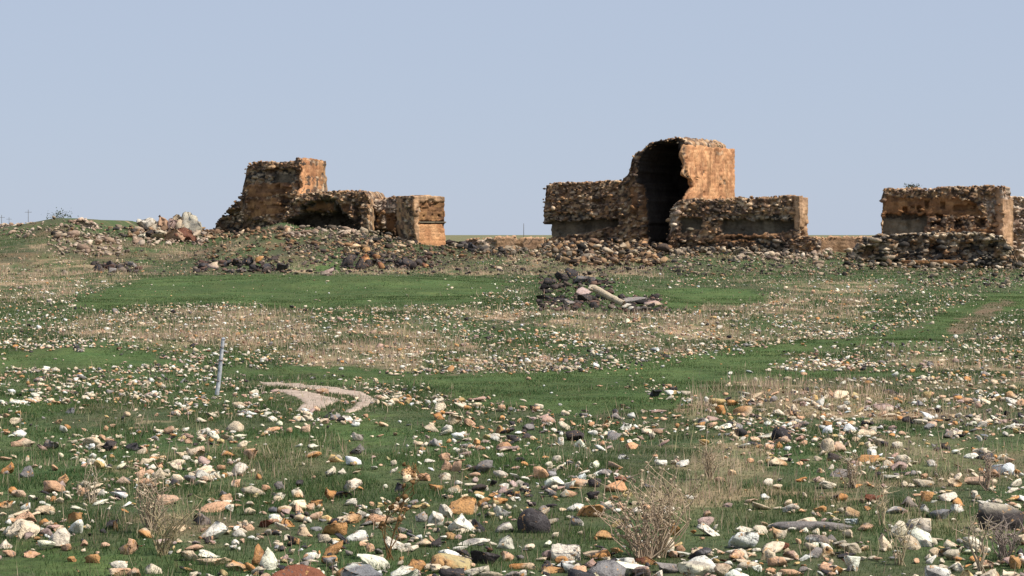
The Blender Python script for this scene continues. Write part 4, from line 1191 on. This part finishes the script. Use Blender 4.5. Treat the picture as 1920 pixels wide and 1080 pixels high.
# ------------------------------------------------------------------ rubble at the foot of the ruins: uncountable small masonry blocks
def rubble():
    r = np.random.default_rng(77)
    bag = Bag()
    def heap(x0, x1, row0, row1, n, s0, s1, pal, lift=0.3):
        n = int(n * 1.6)
        px = r.uniform(x0, x1, n); row = r.uniform(row0, row1, n)
        x, y, z = cast(px, row)
        for i in range(n):
            if np.isnan(y[i]) or y[i] > 268: continue
            s = r.uniform(s0, s1)
            V, T = BLOCKS[r.integers(14)] if r.random() < 0.6 else MID[r.integers(40)]
            s *= math.exp(0.4 * r.normal()) * 0.62
            W = (V * np.array([s * 1.25, s * 0.9, s * r.uniform(0.4, 0.8)])) @ rotm(r, 0.35).T
            a = MCOL[pal]; c = np.array(a[r.integers(len(a))]) * r.uniform(0.5, 1.05)
            bag.add(W + np.array([x[i], y[i], z[i] + s * 0.15 + lift * r.random() * (0.4 + 0.6 * math.sin(math.pi * (px[i] - x0) / (x1 - x0)))]), T, c)
    heap(1015, 1255, 446, 478, 520, 0.3, 0.9, 'rubble', 1.1)
    heap(1060, 1250, 470, 500, 260, 0.2, 0.8, 'rubble', 0.5)
    heap(1030, 1240, 450, 490, 260, 0.25, 0.8, 'greyrubble', 0.9)
    heap(1010, 1060, 455, 478, 90, 0.3, 0.8, 'greyrubble', 0.8)
    heap(1255, 1520, 455, 480, 420, 0.25, 0.75, 'greyrubble', 0.6)
    heap(1380, 1560, 470, 488, 150, 0.25, 0.6, 'pale', 0.3)
    heap(1250, 1600, 480, 520, 260, 0.15, 0.4, 'greyrubble', 0.1)
    heap(1585, 1920, 470, 508, 420, 0.3, 0.75, 'greyrubble', 0.7)
    heap(1690, 1900, 482, 506, 120, 0.25, 0.55, 'pale', 0.3)
    heap(1870, 1990, 430, 500, 260, 0.3, 0.8, 'pale', 1.2)
    heap(1700, 1990, 505, 540, 200, 0.15, 0.4, 'greyrubble', 0.1)
    heap(530, 690, 428, 446, 130, 0.2, 0.6, 'pale', 0.4)
    heap(530, 760, 440, 475, 170, 0.12, 0.4, 'greyrubble', 0.1)
    heap(640, 780, 450, 480, 120, 0.2, 0.5, 'rubble', 0.2)
    heap(680, 770, 430, 460, 110, 0.3, 0.7, 'greyrubble', 0.5)
    heap(835, 900, 440, 468, 80, 0.3, 0.8, 'greyrubble', 0.5)
    heap(880, 1020, 455, 480, 130, 0.25, 0.7, 'greyrubble', 0.35)
    heap(250, 390, 428, 462, 220, 0.25, 0.7, 'pale', 0.3)
    heap(90, 240, 445, 480, 160, 0.2, 0.6, 'pale', 0.2)
    heap(-40, 190, 411, 446, 170, 0.12, 0.5, 'pale', 0.15)
    heap(100, 260, 424, 450, 120, 0.15, 0.6, 'greyrubble', 0.25)
    heap(240, 400, 422, 440, 170, 0.3, 0.8, 'rubble', 0.6)
    heap(380, 560, 430, 450, 120, 0.25, 0.6, 'rubble', 0.3)
    heap(365, 545, 486, 512, 150, 0.1, 0.5, 'blackrubble', 0.15)
    heap(640, 810, 478, 506, 180, 0.12, 0.5, 'blackrubble', 0.2)
    heap(1010, 1150, 512, 584, 330, 0.1, 0.42, 'blackrubble', 0.05)
    heap(1150, 1250, 556, 588, 150, 0.1, 0.36, 'blackrubble', 0.05)
    heap(175, 260, 494, 512, 80, 0.2, 0.5, 'blackrubble', 0.1)
    heap(380, 1960, 446, 486, 1000, 0.12, 0.45, 'rubble', 0.1)
    heap(100, 1960, 470, 516, 1000, 0.1, 0.4, 'greyrubble', 0.02)
    heap(540, 1000, 444, 478, 260, 0.12, 0.45, 'blackrubble', 0.15)
    heap(560, 1300, 470, 512, 420, 0.12, 0.45, 'blackrubble', 0.05)
    o = bag.build("rubble", M_MAS)
    tag(o, "loose heaps of fallen masonry along the foot of the ruins", None, None, "stuff")
rubble()

# leaning white column on the dark mound
def column():
    x0, y0, z0 = [float(a[0]) for a in cast([1192], [582])]
    y1 = y0 + 1.5
    a = np.array([0, 0, 0.02]); b = np.array([(1112 - 960) / F * y1 - x0, y1 - y0, ZC + (HR - 540) / F * y1 - z0])
    t = thing("fallen_column", (x0, y0, z0), "pale broken column leaning against the dark mound in the middle field", "column")
    bag = Bag(); n = 14
    pts = [a + (b - a) * k / n for k in range(n + 1)]
    r = np.random.default_rng(3)
    tube(bag, [p + 0.012 * r.normal(size=3) for p in pts[4:]], 0.16, 0.19, np.array(PAL['cream']) * 0.72, 7)
    bag.build("shaft", M_STONE, t)
    bag = Bag()
    for k in (0, 2):
        V, T = rock_shape(2, r, 6, 0.7, 0.02)
        bag.add(V * np.array([0.5, 0.35, 0.26]) + pts[k + 1] - np.array([0, 0, 0.02]), T, np.array(PAL['white']) * 0.8)
    bag.build("broken_drum", M_STONE, t)
    bag = Bag(); V, T = rock_shape(2, r, 5, 0.5, 0.03)
    bag.add(V * np.array([0.5, 0.5, 0.36]) + b, T, np.array(PAL['cream']) * 0.7); bag.build("capital", M_STONE, t)
column()

# ------------------------------------------------------------------ shrubs on wall tops, poles beyond
def shrub(px, row, Y, w, label, col=(0.05, 0.065, 0.03)):
    r = np.random.default_rng(int(px))
    x = (px - 960) / F * Y; z = ZC + (HR - row) / F * Y
    t = thing("shrub", (x, Y, z), label, "shrub", "small plants on the ruin tops")
    n = 160
    u = r.normal(size=(n, 3)) * np.array([w, w * 0.7, w * 0.5]) * 0.45; u[:, 2] = np.abs(u[:, 2])
    V = (u[:, None, :] + r.normal(size=(n, 3, 3)) * 0.07).reshape(-1, 3)
    C = np.repeat(np.array(col) * r.uniform(0.6, 1.6, (n, 1)), 3, 0)
    obj("heads_or_foliage", mesh_from("heads_or_foliage", V, np.arange(3 * n).reshape(n, 3), C), M_GRASS, t)
    b = Bag()
    for k in range(6): tube(b, [[0, 0, -0.2], [r.normal() * w * 0.2, r.normal() * w * 0.15, w * 0.2], [r.normal() * w * 0.4, r.normal() * w * 0.2, w * 0.45]], 0.02, 0.008, (0.1, 0.07, 0.05))
    b.build("stem", M_STRAW, t)
shrub(1710, 352, 244, 0.7, "small dark bush on top of the block-shaped ruin")
shrub(1300, 271, 263, 0.9, "grey-green bush on the arched tower's top just right of its peak")
shrub(1338, 275, 266, 0.6, "tiny bush midway along the arched tower's right top edge")
shrub(110, 409, 264, 1.6, "low dark scrub on the crest of the green hill", (0.06, 0.08, 0.035))
def pole(px, rowt, Y, label, arm=True):
    x = (px - 960) / F * Y; zt = ZC + (HR - rowt) / F * Y; zb = float(H(x, Y)) - 0.2
    t = thing("utility_pole", (x, Y, zb), label, "utility pole", "thin poles on the far horizon")
    b = Bag(); tube(b, [[0, 0, 0], [0, 0, (zt - zb) / 2], [0, 0, zt - zb]], 0.13, 0.08, (1, 1, 1), 6); b.build("pole_shaft", M_POLE, t)
    if arm:
        b = Bag(); hh = zt - zb
        tube(b, [[-1.2, 0, hh - 0.9], [0, 0, hh - 0.9], [1.2, 0, hh - 0.9]], 0.06, 0.06, (1, 1, 1), 4)
        b.build("crossarm", M_POLE, t)
pole(53, 393, 900, "tallest thin pole on the skyline left of the green hill")
pole(3, 403, 950, "pole with a crossarm at the very left edge of the skyline")
pole(17, 407, 1100, "shorter thin pole between the two others at the far left")
pole(982, 419, 900, "thin bare pole on the horizon just left of the long rubble wall", False)
